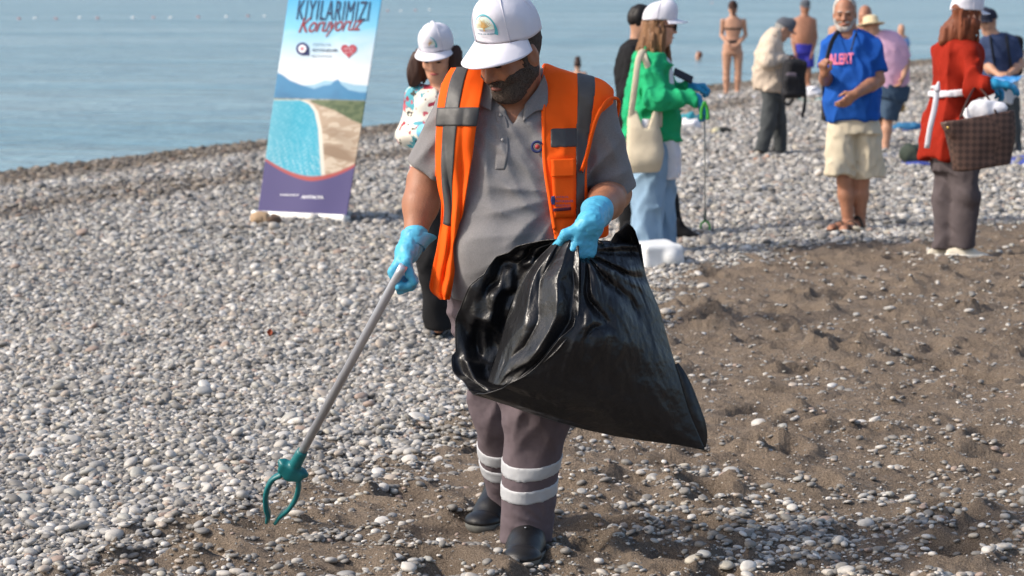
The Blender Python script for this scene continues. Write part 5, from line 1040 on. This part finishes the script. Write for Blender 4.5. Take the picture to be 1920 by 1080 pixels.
# --- woman in a rust red jacket with a large handbag
p = Per(G(1790, 488), 'woman in rust red jacket with white sash, white cap and grey trousers, seen from behind', 16.5, fair, vox=.009)
p.head(1813, 30, look(-128, 8), 0, .98).neck(1803, 72).arm((1818, 102, -.1), (1826, 166, -.2), (1862, 158, -.25)).arm((1775, 100, .15), (1790, 165, .3), (1840, 160, .25)).leg((1802, 300, -.06), (1812, 365, -.08), (1808, 448, -.02)).leg((1778, 300, .06), (1776, 370, .06), (1770, 450, .08))
lt_ = (.75, -.6, 0); red = [((1802, 72), .08, .06), ((1798, 86), .16, .10), ((1794, 120), .175, .125), ((1787, 172), .145, .115), ((1783, 215), .165, .14), ((1780, 262), .18, .155), ((1778, 300), .185, .16)]
p.torso(red, lt_, g=-.04); p.done(); rust = mat('velvet_rust', rgb(150, 38, 22), .85, .12, 7, .0006, 300, .15, bump2=.010, bs2=8)
zb_ = lambda pp: (p.q(0, 300)[2] + .10 * np.clip((pp[..., 0] - p.q(1765, 300)[0]) / .3, 0, 1)) - pp[..., 2]
jk = p.cloth('jacket', [loft([(p.q(*c_), w, d) for c_, w, d in red][::-1], lt_), cap(p.q(1802, 86), p.q(1816, 100, -.1), .055, .062), cap(p.q(1792, 88), p.q(1772, 102, .12), .055, .06), cap(p.q(1817, 102, -.1), p.q(1826, 164, -.2), .072, .062), fcap(p.q(1826, 164, -.2), p.q(1858, 158, -.25), .062, .052), cap(p.q(1772, 102, .15), p.q(1788, 165, .3), .065, .06), fcap(p.q(1788, 165, .3), p.q(1836, 160, .26), .06, .05)], rust, .009, fold=.011, fs=2.6, cuts=[zb_], aniso=(1, 1, .3))
sf = Field().add(loft([(p.q(1787, 183), .162, .134), (p.q(1788, 163), .162, .134)], lt_, 2.35, .006)); sf.cut(lambda pp: np.abs(pp[..., 2] - p.q(0, 173)[2] - .10 * (pp[..., 0] - p.q(1787, 170)[0])) - .022); solid('sash', sf, .008, white, jk)
kn_ = p.q(1757, 168, -.16); solid('sash_knot', Field(.012).add(ell(kn_, (.022, .02, .018))).add(ell(kn_ + A([-.02, 0, .015]), (.022, .012, .013))).add(ell(kn_ + A([.008, 0, .03]), (.012, .010, .024))), .006, white, jk)
tube('sash_tail', smooth_path([kn_, p.q(1753, 200, -.18), p.q(1744, 240, -.19), p.q(1738, 278, -.18)], 16), .018, white, jk, 8, .25, (0, 1, 0))
tg = mat('trousers_taupe', rgb(92, 84, 86), .9, .1, 10, .0006, 300, .2, bump2=.012, bs2=7)
p.cloth('trousers', [loft([(p.q(1790, 320), .155, .12), (p.q(1790, 270), .15, .12)], lt_), cap(p.q(1804, 305, -.06), p.q(1813, 365, -.08), .105, .088), fcap(p.q(1813, 365, -.08), p.q(1806, 463, -.02), .088, .074), cap(p.q(1778, 305, .06), p.q(1777, 370, .06), .1, .086), fcap(p.q(1777, 370, .06), p.q(1769, 464, .08), .086, .074)], tg, .009, fold=.007)
snk = mat('sneaker_cream', rgb(206, 198, 182), .8, .1, 14, .001, 120); g1, g2 = p.q(1806, 463, -.02), p.q(1769, 464, .08); g1[2] = gz(*g1[:2]) + .01; g2[2] = gz(*g2[:2]) + .01; shoes(p, [(g1 + A([-.11, .02, 0]), g1 + A([.16, -.03, 0])), (g2 + A([-.10, .03, 0]), g2 + A([.15, .06, 0]))], snk, soleW, .046, .072, .007, .034, .11)
hb = Field(.03); c = p.hc; R = p.R
hb.add(loft([(p.q(1798, 82), .11, .06), (p.q(1803, 62), .105, .085), (p.q(1810, 36), .092, .095)], (1, 0, 0), 2, .02)).add(cap(p.q(1778, 55), p.q(1768, 78, -.02), .04, .022)).add(cap(p.q(1830, 55), p.q(1832, 74, -.02), .03, .02)); add_head(hb, c, R, 1.0, ears=False); hb.cut(lambda pp: np.maximum((pp - c) @ R[1] - .035, (pp - c) @ R[2] - .035)); hb.off = .004; solid('hair', strands(hb, .007, 16), .008, hair_mat('auburn', rgb(120, 66, 42)), p.e)
hat = make_cap(p.e, c + R[2] * .008, R, capW, 1.04, H=.135, brim=.075, na=32)
aa, tt_ = np.meshgrid(math.pi + np.linspace(-.42, .42, 12), np.linspace(.04, .26, 6), indexing='ij'); tt_ = .05 + (tt_ - .04) * np.cos((aa - math.pi) * 3.3) ; obj('strap_opening', cap_pos(c + R[2] * .008, R, aa, np.clip(tt_, .03, 1), 1.04, .003, .135).reshape(-1, 3), grid_faces(12, 6), MATS['hair_auburn'], hat)
gd_ = MATS['glove_deep']; p.glove(p.q(1864, 158, -.25), ((1, .1, -.05), (0, .3, -1), (0, 1, 0), (20, 25, 15)), gd_, p.q(1826, 164, -.2)); p.glove(p.q(1842, 160, .25), ((1, 0, -.2), (0, -.2, -1), (0, -1, 0), (30, 40, 30)), gd_, p.q(1790, 165, .3))
hbm = bpy.data.materials.new('bag_checked_brown'); hbm.use_nodes = True; MATS['bagcheck'] = hbm; n, l = hbm.node_tree.nodes, hbm.node_tree.links; b = n['Principled BSDF']; b.inputs['Roughness'].default_value = .55
tc = n.new('ShaderNodeTexCoord'); mp = n.new('ShaderNodeMapping'); mp.inputs['Rotation'].default_value = (0, math.radians(45), 0); ck = n.new('ShaderNodeTexChecker'); ck.inputs['Scale'].default_value = 34; ck.inputs[1].default_value = rgb(92, 68, 58); ck.inputs[2].default_value = rgb(62, 44, 38)
l.new(tc.outputs['Object'], mp.inputs[0]); l.new(mp.outputs[0], ck.inputs[0]); l.new(ck.outputs[0], b.inputs['Base Color'])
hbg = empty('handbag', P(1840, 320, 16.0), 'large brown checked handbag with white papers hanging from the rust red sleeve', 'handbag')
bx = Field(.02).add(loft([(P(1843, 316, 16.0), .185, .075), (P(1838, 260, 16.0), .215, .07), (P(1833, 214, 16.0), .228, .06)], (1, .1, .0), 3.2, .012)); zt0 = P(1833, 218, 16.0); bx.cut(lambda pp: pp[..., 2] - zt0[2] - .17 * (pp[..., 0] - zt0[0])).warp(lambda pp, a=Wob(97, 2.5): .005 * a(pp)); solid('bag_body', bx, .008, hbm, hbg)
lea = mat('leather_dark', rgb(60, 42, 36), .5)
for dy in (-.05, .06): tube('handle', smooth_path([P(1800, 222, 16.0 + dy), P(1818, 180, 16.1 + dy), P(1832, 163, 16.28), P(1850, 180, 16.1 + dy), P(1868, 212, 16.0 + dy)], 24), .007, lea, hbg, 8)
V, F = tube_vf([P(1776, 240, 15.935), P(1780, 239, 15.93)], .012, 10); obj('buckle', V, F, mat('brass', rgb(190, 160, 90), .3, metal=.9), hbg)
wt = Field(.02).add(ell(P(1838, 208, 16.0), (.10, .04, .07))).add(ell(P(1862, 206, 16.0), (.09, .035, .045))).add(ell(P(1818, 212, 16.02), (.05, .03, .04))).warp(lambda pp, a=Wob(98, 6): .010 * a(pp)); o = solid('white_papers', wt, .009, white, None, base=P(1838, 216, 16.0)); tag(o, 'crumpled white cloth stuffed in the top of the brown handbag', 'cloth')
# --- man in a navy polo shirt
p = Per(G(1882, 290), 'man in navy polo shirt and navy cap with backpack straps, facing the rust red jacket', 27.4, tan1)
p.head(1853, 42, look(48, 14)).neck(1862, 66).arm((1848, 80, -.02), (1849, 122, -.02), (1872, 140, -.3), hand=((.8, -.3, .1), (0, .3, -1), (0, -1, 0), (40, 50, 30))).arm((1898, 80), (1914, 122, .02), (1890, 140, -.28), hand=((-.8, -.3, .1), (0, .3, -1), (0, -1, 0), (40, 50, 30)))
p.leg((1864, 195), (1862, 240), (1860, 282)).leg((1894, 195), (1898, 240), (1902, 282)); nv = [((1866, 62), .09, .06), ((1870, 72), .165, .10), ((1874, 100), .2, .14), ((1876, 150), .2, .165)]; p.torso(nv, (1, .3, 0), g=-.02); p.done()
navy = mat('polo_navy', rgb(52, 66, 98), .9, .08, 8, bump2=.012, bs2=7); p.cloth('polo_shirt', [loft([(p.q(*c_), w, d) for c_, w, d in nv][::-1], (1, .3, 0)), cap(p.q(1858, 74), p.q(1849, 82, -.02), .06, .065), cap(p.q(1880, 74), p.q(1897, 82), .06, .065), fcap(p.q(1849, 82, -.02), p.q(1848, 108, -.02), .07, .075), fcap(p.q(1898, 82), p.q(1909, 108, .01), .07, .075)], navy, .011)
p.cloth('undershirt', [loft([(p.q(1877, 195), .185, .14), (p.q(1877, 145), .185, .15)], (1, .3, 0))], mat('cloth_light_grey', rgb(196, 198, 202), .9), .011)
p.cloth('trousers', [cap(p.q(1864, 190), p.q(1862, 240), .1, .085), fcap(p.q(1862, 240), p.q(1860, 284), .085, .075), cap(p.q(1894, 190), p.q(1898, 240), .1, .085), fcap(p.q(1898, 240), p.q(1902, 284), .085, .075)], MATS['trousers_charcoal'], .011)
g1, g2 = G(1855, 291), G(1905, 291); shoes(p, [(g1 + A([.04, .2, .004]), g1), (g2 + A([.04, .2, .004]), g2)], blackM, blackM); make_cap(p.e, p.hc + p.R[2] * .01, p.R, mat('cap_navy', rgb(40, 44, 60), .9), 1.02, brim=.06, seams=False, na=24, H=.12)
face_bits(p.e, p.hc, p.R); bpk = empty('backpack', P(1892, 140, 27.60), 'black backpack worn by the man in the navy polo shirt', 'backpack'); solid('bag_body', Field(.03).add(rbox(P(1893, 105, 27.68), (.13, .11, .22), frame((.3, -1, 0)), .06)), .012, bkm, bpk)
for a_ in ((1888, 0), (1858, 0)): tube('strap', smooth_path([P(a_[0] + 2, 64, 27.45), P(a_[0], 72, 27.28), P(a_[0] + 3, 95, 27.20), P(a_[0] + 8, 125, 27.26)], 14), .028, bkm, bpk, 8, .25, (0, 1, 0))
bs_ = sheet([[P(1846, 160, 26.90), P(1864, 168, 26.80), P(1885, 166, 26.70)], [P(1862, 148, 26.80), P(1886, 150, 26.70), P(1905, 152, 26.60)], [P(1884, 142, 26.80), P(1905, 142, 26.70), P(1924, 143, 26.60)]], 24, 24); bs_[..., 2] += .012 * Wob(99, 5)(bs_); o = obj('plastic_sheet', bs_.reshape(-1, 3), grid_faces(24, 24), mat('film_blue', rgb(60, 130, 190), .35, .1, 8), base=bs_[12, 12], thick=.004); tag(o, 'crumpled blue plastic film held between two people', 'plastic film')
# --- swimmers
for (px, py, hx_, lab, hcol) in ((1083, 121, 1, 'swimmer with dark hair in a bun, shoulders above the water', 'hair_dark_brown'), (1310, 105, 0, 'lone swimmer with only a tanned head above the water', 'hair_auburn')):
    d_ = 62 if hx_ else 74; hp = P(px, py, d_); e_ = empty('person', (hp[0], hp[1], SEA_Z), lab, 'swimmer'); F = Field(.04); Rr = look(180 if hx_ else 60, 0); add_head(F, hp, Rr)
    F.add(cap(hp - A([0, 0, .08]), hp - A([0, 0, .2]), .055, .065))
    if hx_: F.add(cap(hp + A([-.17, 0, -.24]), hp + A([.17, 0, -.24]), .065, .065)).add(loft([(hp + A([0, 0, -.62]), .16, .11), (hp + A([0, 0, -.22]), .17, .10)], SX_))
    else: F.add(cap(hp + A([-.15, 0, -.3]), hp + A([.15, 0, -.3]), .065, .065))
    solid('body', F, .014, tan1, e_); hb = Field(.02); add_head(hb, hp, Rr, 1.0, ears=False); hb.off = .012; hb.cut(lambda pp, hp=hp, Rr=Rr: np.maximum((pp - hp) @ Rr[1] - .05, -.05 - (pp - hp) @ Rr[2]))
    if hx_: hb.add(ell(hp + A([0, -.03, .14]), (.06, .06, .055)))
    solid('hair', hb, .012, MATS[hcol], e_)
# ------------------------------------------------------------------ roll-up banner
bl_, br_ = P(484, 396, 21.6), P(650, 405, 21.15); tl_, tr_ = P(541, 0, 21.8), P(716, 0, 21.35); bw = np.linalg.norm(br_ - bl_)
up_ = nrm((tl_ - bl_) + (tr_ - br_)); rt_ = nrm(br_ - bl_); up_ = nrm(up_ - .0 * rt_); nm_ = nrm(np.cross(rt_, up_))
if nm_[1] > 0: nm_ = -nm_
def on_banner(px, py, o=0.0):
    d = P(px, py, 10.0) - A([0, 0, CAM_H]); c = A([0, 0, CAM_H]); t = ((bl_ - c) @ nm_) / (d @ nm_); return c + d * t + nm_ * o
ban = empty('roll_up_banner', G(562, 418), 'tall leaning roll-up banner printed with a beach view, standing on the pebbles', 'banner')
NX_, NY_ = 90, 260; fx = np.linspace(0, 1, NX_); fy = np.linspace(-.30, 1, NY_)      # fy 1 = bottom, below 0 = above the picture
FXg, FYg = np.meshgrid(fx, fy, indexing='ij')
def lerp2(tab, x): t = A(tab, float); return np.interp(x, t[:, 0], t[:, 1])
lx0 = 541 + (484 - 541) * FYg; lx1 = 716 + (650 - 716) * FYg; PXg = lx0 + (lx1 - lx0) * FXg; PYg = 0 + (396 + 9 * FXg) * FYg
dirs = np.stack([(PXg - 960) / FPX, CT + (540 - PYg) / FPX * ST, -ST + (540 - PYg) / FPX * CT], -1); tpl = ((bl_ - A([0, 0, CAM_H])) @ nm_) / (dirs @ nm_); VB_ = A([0, 0, CAM_H]) + dirs * tpl[..., None]
VB_ = VB_ + nm_ * (.012 * np.sin(FXg * 3.14) + .004 * np.sin(FXg * 9 + FYg * 3))[..., None]
def C3(r, g, b): return A([lin(r), lin(g), lin(b)])
def put(col, m, c): m = np.clip(m, 0, 1)[..., None]; return col * (1 - m) + A(c) * m
xr = PXg - (PYg - 200) * -.145; r0 = np.random.default_rng(3)          # xr: picture x with the lean taken out
wn_ = lambda s, a: Wob(s, a, 8)(np.stack([PXg, PYg * 1.6, 0 * PXg], -1).astype(np.float32) / 100)
t_ = np.clip(PYg / 150, -.6, 1)[..., None]; C = np.where(t_ < .35, C3(60, 170, 222) + (C3(120, 200, 235) - C3(60, 170, 222)) * np.clip(t_ / .35, 0, 1), C3(120, 200, 235) + (C3(226, 232, 238) - C3(120, 200, 235)) * np.clip((t_ - .35) / .5, 0, 1))
C = put(C, .5 * np.clip(wn_(5, .9), 0, 1) * np.clip((PYg - 40) / 80, 0, 1) * np.clip((150 - PYg) / 20, 0, 1), C3(235, 238, 242))
far = lerp2([(480, 150), (560, 160), (590, 158), (610, 150), (640, 152), (665, 158), (700, 160)], PXg); C = put(C, (PYg - far) / 2, C3(150, 195, 220))
mt = lerp2([(500, 132), (518, 134), (530, 139), (545, 150), (565, 158), (590, 166), (607, 160), (622, 158), (630, 150), (636, 148), (642, 158), (655, 168), (675, 172), (700, 172)], PXg); C = put(C, (PYg - mt) / 2, C3(58, 132, 178)); C = put(C, .55 * np.clip((PYg - mt - 14) / 14, 0, 1) * np.clip(.5 + .5 * wn_(6, 1.5), 0, 1), C3(40, 104, 150))
land = 183 + 4 * (PXg - 515) / 160; C = put(C, (PYg - land) / 2, C3(120, 128, 110)); C = put(C, (PYg - land) / 2 * np.clip(.6 * wn_(7, 6), 0, 1), C3(200, 196, 186))
grn = lerp2([(580, 188), (600, 196), (630, 206), (660, 224), (680, 232)], PXg); C = put(C, (PYg - land - 2) * (PXg > 585) / 2, C3(96, 112, 78)); C = put(C, (PYg - land - 2) * (PXg > 585) / 2 * np.clip(wn_(8, 5), 0, 1), C3(70, 92, 60))
C = put(C, (PYg - grn) / 3, C3(182, 160, 138)); C = put(C, (PYg - grn) / 3 * np.clip(.55 * wn_(9, 4), 0, 1), C3(208, 192, 172)); C = put(C, (PYg - grn - 20) / 20 * np.clip(.4 * wn_(19, 1.2), 0, 1), C3(150, 126, 104))
edge_ = lerp2([(184, 545), (189, 568), (196, 582), (210, 592), (240, 599), (280, 602), (340, 606)], PYg); C = put(C, np.minimum((edge_ + 7 - PXg) / 2, (PYg - 186) / 2), C3(226, 220, 208)); sea_ = np.minimum((edge_ - PXg) / 2, (PYg - 187) / 2); C = put(C, sea_, C3(34, 166, 196))
C = put(C, np.minimum(sea_, 1) * np.clip((560 - xr) / 90, 0, .55), C3(110, 176, 196)); C = put(C, np.clip(sea_, 0, 1) * np.clip(.7 * wn_(10, 13), 0, 1) * .35, C3(150, 214, 226)); C = put(C, np.clip(sea_, 0, 1) * np.clip(wn_(11, 16) - .3, 0, 1) * np.clip((PYg - 240) / 120, 0, .6), C3(214, 236, 238))
xm = (PXg - 585) / 85; arc = 330 - 30 * np.abs(xm) ** 1.8 + 3 * xm; C = put(C, (PYg - arc) / 2, C3(176, 74, 72)); C = put(C, (PYg - arc - 9 + 4 * np.abs(xm)) / 2, C3(74, 68, 122))
Cf = C.reshape(-1, 3) * .86
obj('printed_sheet', VB_.reshape(-1, 3), grid_faces(NX_, NY_), cmat('banner_print', .45, spec=.4), ban, col=Cf, thick=.002)
def ban_text(s, cx, cy, w, h, m, name, bold=0., shear=0., space=1., rot=0.0):
    V, F = text_vf(s, 1.0, bold, shear, 'CENTER', space); V = V[:, :2]; V = V - (V.max(0) + V.min(0)) / 2; V = V / (V.max(0) - V.min(0)) * A([w, h]); ca, sa = math.cos(rot), math.sin(rot)
    sl = -.145 * 0; pts = [on_banner(cx + x * ca + y * sa + y * .145, cy - y * ca + x * (.022 + sa), .0175) for x, y in V]; obj(name, A(pts), F, m, ban, smooth=False)
nvy = mat('print_navy', rgb(52, 62, 110), .7); dk = mat('print_deep_navy', rgb(44, 62, 92), .7); crm = mat('print_crimson', rgb(150, 58, 62), .7); pw = mat('print_white', rgb(232, 232, 238), .7)
ban_text('KIYILARIMIZI', 627, 20, 134, 37, dk, 'headline_text', .0, 0, 1.12); ban_text('Koruyoruz', 622, 50, 120, 38, crm, 'script_text', .0, .45, .92, -.06)
V, F = text_vf('C', 1.0)
an = np.linspace(0, 6.2832, 28)
def disc(cx, cy, r0_, r1_, m, name, o=.0175, a0=0, a1=6.2832):
    a = np.linspace(a0, a1, 30); g = A([[on_banner(cx + r * math.cos(t), cy + r * math.sin(t), o) for r in (r0_, r1_)] for t in a]); obj(name, g.reshape(-1, 3), grid_faces(30, 2), m, ban)
disc(569, 92, 0.1, 12, nvy, 'municipal_emblem', .0165); disc(569, 92, .1, 7.5, pw, 'municipal_emblem', .0180); disc(569, 92, .1, 3.5, mat('print_rose', rgb(214, 130, 140), .7), 'municipal_emblem', .0195); g = A([[on_banner(x, y, .0165) for x in (571, 581)] for y in (94, 104)]); obj('municipal_emblem', g.reshape(-1, 3), grid_faces(2, 2), nvy, ban)
for i_, s_ in enumerate(('ANTALYA', 'BÜYÜKŞEHİR', 'BELEDİYESİ')): ban_text(s_, 606 + (6 if i_ == 1 else -1), 84 + i_ * 10.5, (34, 48, 38)[i_], (5, 7, 5)[i_], dk if i_ == 1 else mat('print_slate', rgb(110, 130, 150), .7), 'municipal_text', .02 if i_ == 1 else 0)
a = np.linspace(0, 6.2832, 40, endpoint=False); hx2 = 16 * np.sin(a) ** 3; hy2 = 13 * np.cos(a) - 5 * np.cos(2 * a) - 2 * np.cos(3 * a) - np.cos(4 * a); hpts = [on_banner(656, 95, .0175)] + [on_banner(656 + x * .92, 95 - y * .92, .0175) for x, y in zip(hx2, hy2)]; obj('heart_emblem', A(hpts), [(0, i + 1, (i + 1) % 40 + 1) for i in range(40)], mat('print_heart', rgb(168, 72, 86), .7), ban, smooth=False)
ban_text('ANTALYA', 656, 92, 18, 4, pw, 'heart_text', .02); ban_text('BENİM', 656, 98, 13, 4, pw, 'heart_text', .02)
ban_text('antalya.bel.tr', 545, 366, 36, 5, pw, 'footer_text', .02); ban_text('ANTALYA', 588, 370, 42, 6, pw, 'footer_text', .03)
# base case, foot and pole of the banner
bc = mat('case_silver', rgb(215, 215, 212), .4, .05, 8, metal=.2); e0, e1 = P(472, 402, 21.6), P(654, 411, 21.15); cR = A([nrm(e1 - e0), nm_, np.cross(nrm(e1 - e0), nm_)]); L_ = np.linalg.norm(e1 - e0)
F = Field(.01).add(rbox((e0 + e1) / 2 + A([0, .03, -.005]), (L_ / 2, .055, .036), cR, .02)); solid('case', F, .008, bc, ban); mid = (bl_ + br_) / 2; tube('pole', [mid + A([0, .06, 0]), mid + up_ * 2.05 + A([0, .03, 0])], .009, bc, ban, 8)
tt0 = VB_[0, 0]; tt1 = VB_[-1, 0]; tube('top_rail', [tt0, tt1], .014, bc, ban, 8)
for q_ in (e0 + (e1 - e0) * .2, e0 + (e1 - e0) * .8): V, F = box_vf(q_ + A([0, -.06, -.038]), .05, .22, .012, np.eye(3)); obj('foot', V, F, bc, ban, smooth=False)
rs = mat('rock_tan', rgb(176, 150, 122), .9, .15, 6, .004, 40); rs2 = mat('rock_brown', rgb(104, 86, 74), .9, .2, 6, .004, 40)
def rock(px, py, r, m, lab, sq=.8):
    c = G(px, py) + A([0, 0, r * sq * .8]); F = Field(.02).add(ell(c, (r, r * .85, r * sq))).warp(lambda p_, a=Wob(int(px), 7): .010 * a(p_)); o = solid('rock', F, .007, m, None, base=c - A([0, 0, r * sq])); tag(o, lab, 'rock')
rock(490, 424, .085, rs, 'tan fist sized rock weighing down the end of the banner base'); rock(513, 424, .065, rs2, 'dark brown rock beside the tan rock at the banner base')
# ------------------------------------------------------------------ things lying about
c = G(1232, 503) + A([0, .1, .0]); F = Field(.02).add(rbox(c + A([0, .05, .07]), (.135, .20, .08), look(-14, 0), .03)).add(cap(c + A([.09, -.1, .07]), c + A([.09, .2, .07]), .07)).warp(lambda p_, a=Wob(120, 4): .003 * a(p_)); o = solid('foam_block', F, .008, mat('foam_white', rgb(222, 224, 224), .8, .04, 10, .001, 120), None, base=c); tag(o, 'white rounded foam block lying on the pebbles behind the rubbish bag', 'foam block')
def towel(name, px, py, w, d, m, lab, cat='towel', z=.02, yaw=0, amp=.015, thick=.02):
    c = G(px, py); u, v = np.meshgrid(np.linspace(-.5, .5, 24), np.linspace(-.5, .5, 24), indexing='ij'); x = u * w * math.cos(yaw) - v * d * math.sin(yaw) + c[0]; y = u * w * math.sin(yaw) + v * d * math.cos(yaw) + c[1]; zz_ = terrain(x, y) + z + np.abs(amp * Wob(int(px + py), 2.2)(np.stack([x, y, 0 * x], -1))); o = obj(name, np.stack([x, y, zz_], -1).reshape(-1, 3), grid_faces(24, 24), m, base=c, thick=thick); tag(o, lab, cat)
def lump(name, px, py, r, m, lab, cat, n=3, seed=1, vox=.01):
    c = G(px, py); rr = np.random.default_rng(seed); F = Field(.05)
    for i in range(n): F.add(ell(c + A([rr.uniform(-.5, .5) * r[0], rr.uniform(-.4, .4) * r[1], r[2] * .75]), A(r) * rr.uniform(.7, .9)))
    F.warp(lambda p_, a=Wob(seed, 5): .014 * a(p_)).cut(lambda p_: c[2] - .01 - p_[..., 2]); o = solid(name, F, vox, m, None, base=c); tag(o, lab, cat)
towel('beach_towel', 1382, 186, .62, .9, white, 'white towel spread out beside the bikini bather'); towel('beach_towel', 1524, 192, .5, .9, mat('towel_teal', rgb(80, 170, 170), .9), 'teal towel lying behind the black backpack')
lump('plastic_carrier', 1518, 184, (.14, .1, .12), white, 'crumpled white carrier bag standing on the teal towel', 'bag', 3, 4, .012)
towel('beach_mat', 1700, 250, .62, .8, mat('mat_navy', rgb(46, 60, 110), .85), 'dark blue beach mat under the blue bundle'); lump('cloth_bundle', 1706, 247, (.20, .16, .07), mat('bundle_blue', rgb(52, 110, 150), .85), 'flat blue bundle on the dark blue mat', 'bundle', 4, 6)
lump('holdall', 1716, 310, (.17, .13, .135), mat('holdall_green', rgb(52, 62, 54), .8, .2, 8, bump2=.014, bs2=9), 'dark green holdall on the pebbles behind the rust red jacket', 'bag', 4, 8)
towel('beach_mat', 1745, 308, .55, .7, mat('mat_royal', rgb(70, 84, 160), .85), 'royal blue mat with the dark green holdall on it'); towel('beach_mat', 1896, 309, .5, .8, MATS['mat_royal'], 'royal blue mat under the brown handbag, by the navy polo man')
towel('beach_mat', 1672, 297, .42, .6, mat('mat_grey', rgb(140, 150, 172), .9), 'pale grey blue mat by the bare feet of the straw hat man')
lump('wash_tub', 1293, 243, (.15, .12, .09), white, 'white bundle lying under the gloved hand with the grabber', 'bundle', 3, 12, .012); lump('cloth_bundle', 1292, 228, (.13, .1, .07), mat('bundle_teal', rgb(60, 150, 165), .85), 'teal bundle behind the white bundle', 'bundle', 3, 13, .012)
lump('sun_hat', 1352, 252, (.11, .09, .055), mat('hat_dark', rgb(46, 48, 46), .9), 'dark cloth hat lying alone on the pebbles', 'hat', 3, 14); lump('drink_can', 1343, 253, (.045, .045, .06), mat('can_pale', rgb(214, 206, 170), .5), 'pale yellow tin beside the dark cloth hat', 'tin', 2, 15, .008)
lump('carry_sack', 1683, 215, (.10, .08, .12), mat('sack_ochre', rgb(140, 110, 60), .9), 'ochre sack behind the denim shorts', 'bag', 3, 16, .012)
for px, py, ya, m_, lb in ((1432, 301, .4, mat('sandal_tan', rgb(190, 140, 110), .8), 'tan flip-flop lying near the feet of the beige jacket man'), (1444, 303, -.3, sand_m, 'dark brown flip-flop lying beside the tan one')):
    c = G(px, py); d_ = A([math.cos(ya), math.sin(ya), 0]); F = Field(.02).add(cap(c - d_ * .09 + A([0, 0, .02]), c + d_ * .1 + A([0, 0, .02]), .042, .05, ((0, 0, 1), .3))); o = solid('flip_flop', F, .008, m_, None, base=c); tag(o, lb, 'flip-flop'); a2 = np.linspace(0, math.pi, 10); tube('strap', c + d_ * .04 + np.cos(a2)[:, None] * A([-d_[1], d_[0], 0]) * .045 + np.sin(a2)[:, None] * A([0, 0, .06]), .008, m_, o, 6)
c = G(506, 633); u, v = np.meshgrid(np.linspace(-1, 1, 9), np.linspace(0, 1, 14), indexing='ij'); x = c[0] + u * .015 * np.sin(np.pi * np.clip(v, .02, .98)) ** .7; z = c[2] + .012 + v * .035; y = c[1] + .02 * v - .012 * u ** 2; o = obj('fallen_leaf', np.stack([x, y, z], -1).reshape(-1, 3), grid_faces(9, 14), mat('leaf_rust', rgb(150, 74, 48), .8), base=c, thick=.001); tag(o, 'curled rust brown dead leaf on the grey pebbles', 'leaf')
# line of floats in the bathing area
buoy_r = mat('float_red', rgb(172, 128, 124), .5); buoy_w = mat('float_white', rgb(212, 212, 210), .5); r0 = np.random.default_rng(9)
for i, (px, py) in enumerate([(36, 36), (66, 35), (105, 36), (150, 34), (183, 35), (250, 34), (288, 34), (320, 34), (372, 33), (425, 32), (465, 31), (496, 31), (727, 21), (752, 21), (779, 20), (806, 19), (1335, 6)]):
    y_ = CAM_H - SEA_Z; sl = (P(px, py, 1)[2] - CAM_H); q_ = P(px, py, -y_ / sl); r = .15; V, F = tube_vf([q_ + A([0, 0, k]) for k in (-.1, -.06, 0, .06, .10)], A([.05, .10, .12, .10, .05]), 12); rd = i % 2 == 0
    o = obj('float', V, F, buoy_r if rd else buoy_w, base=q_); tag(o, 'faded red float on the bathing line' if rd else 'white float on the bathing line', 'float', 'red floats on the bathing line' if rd else 'white floats on the bathing line')
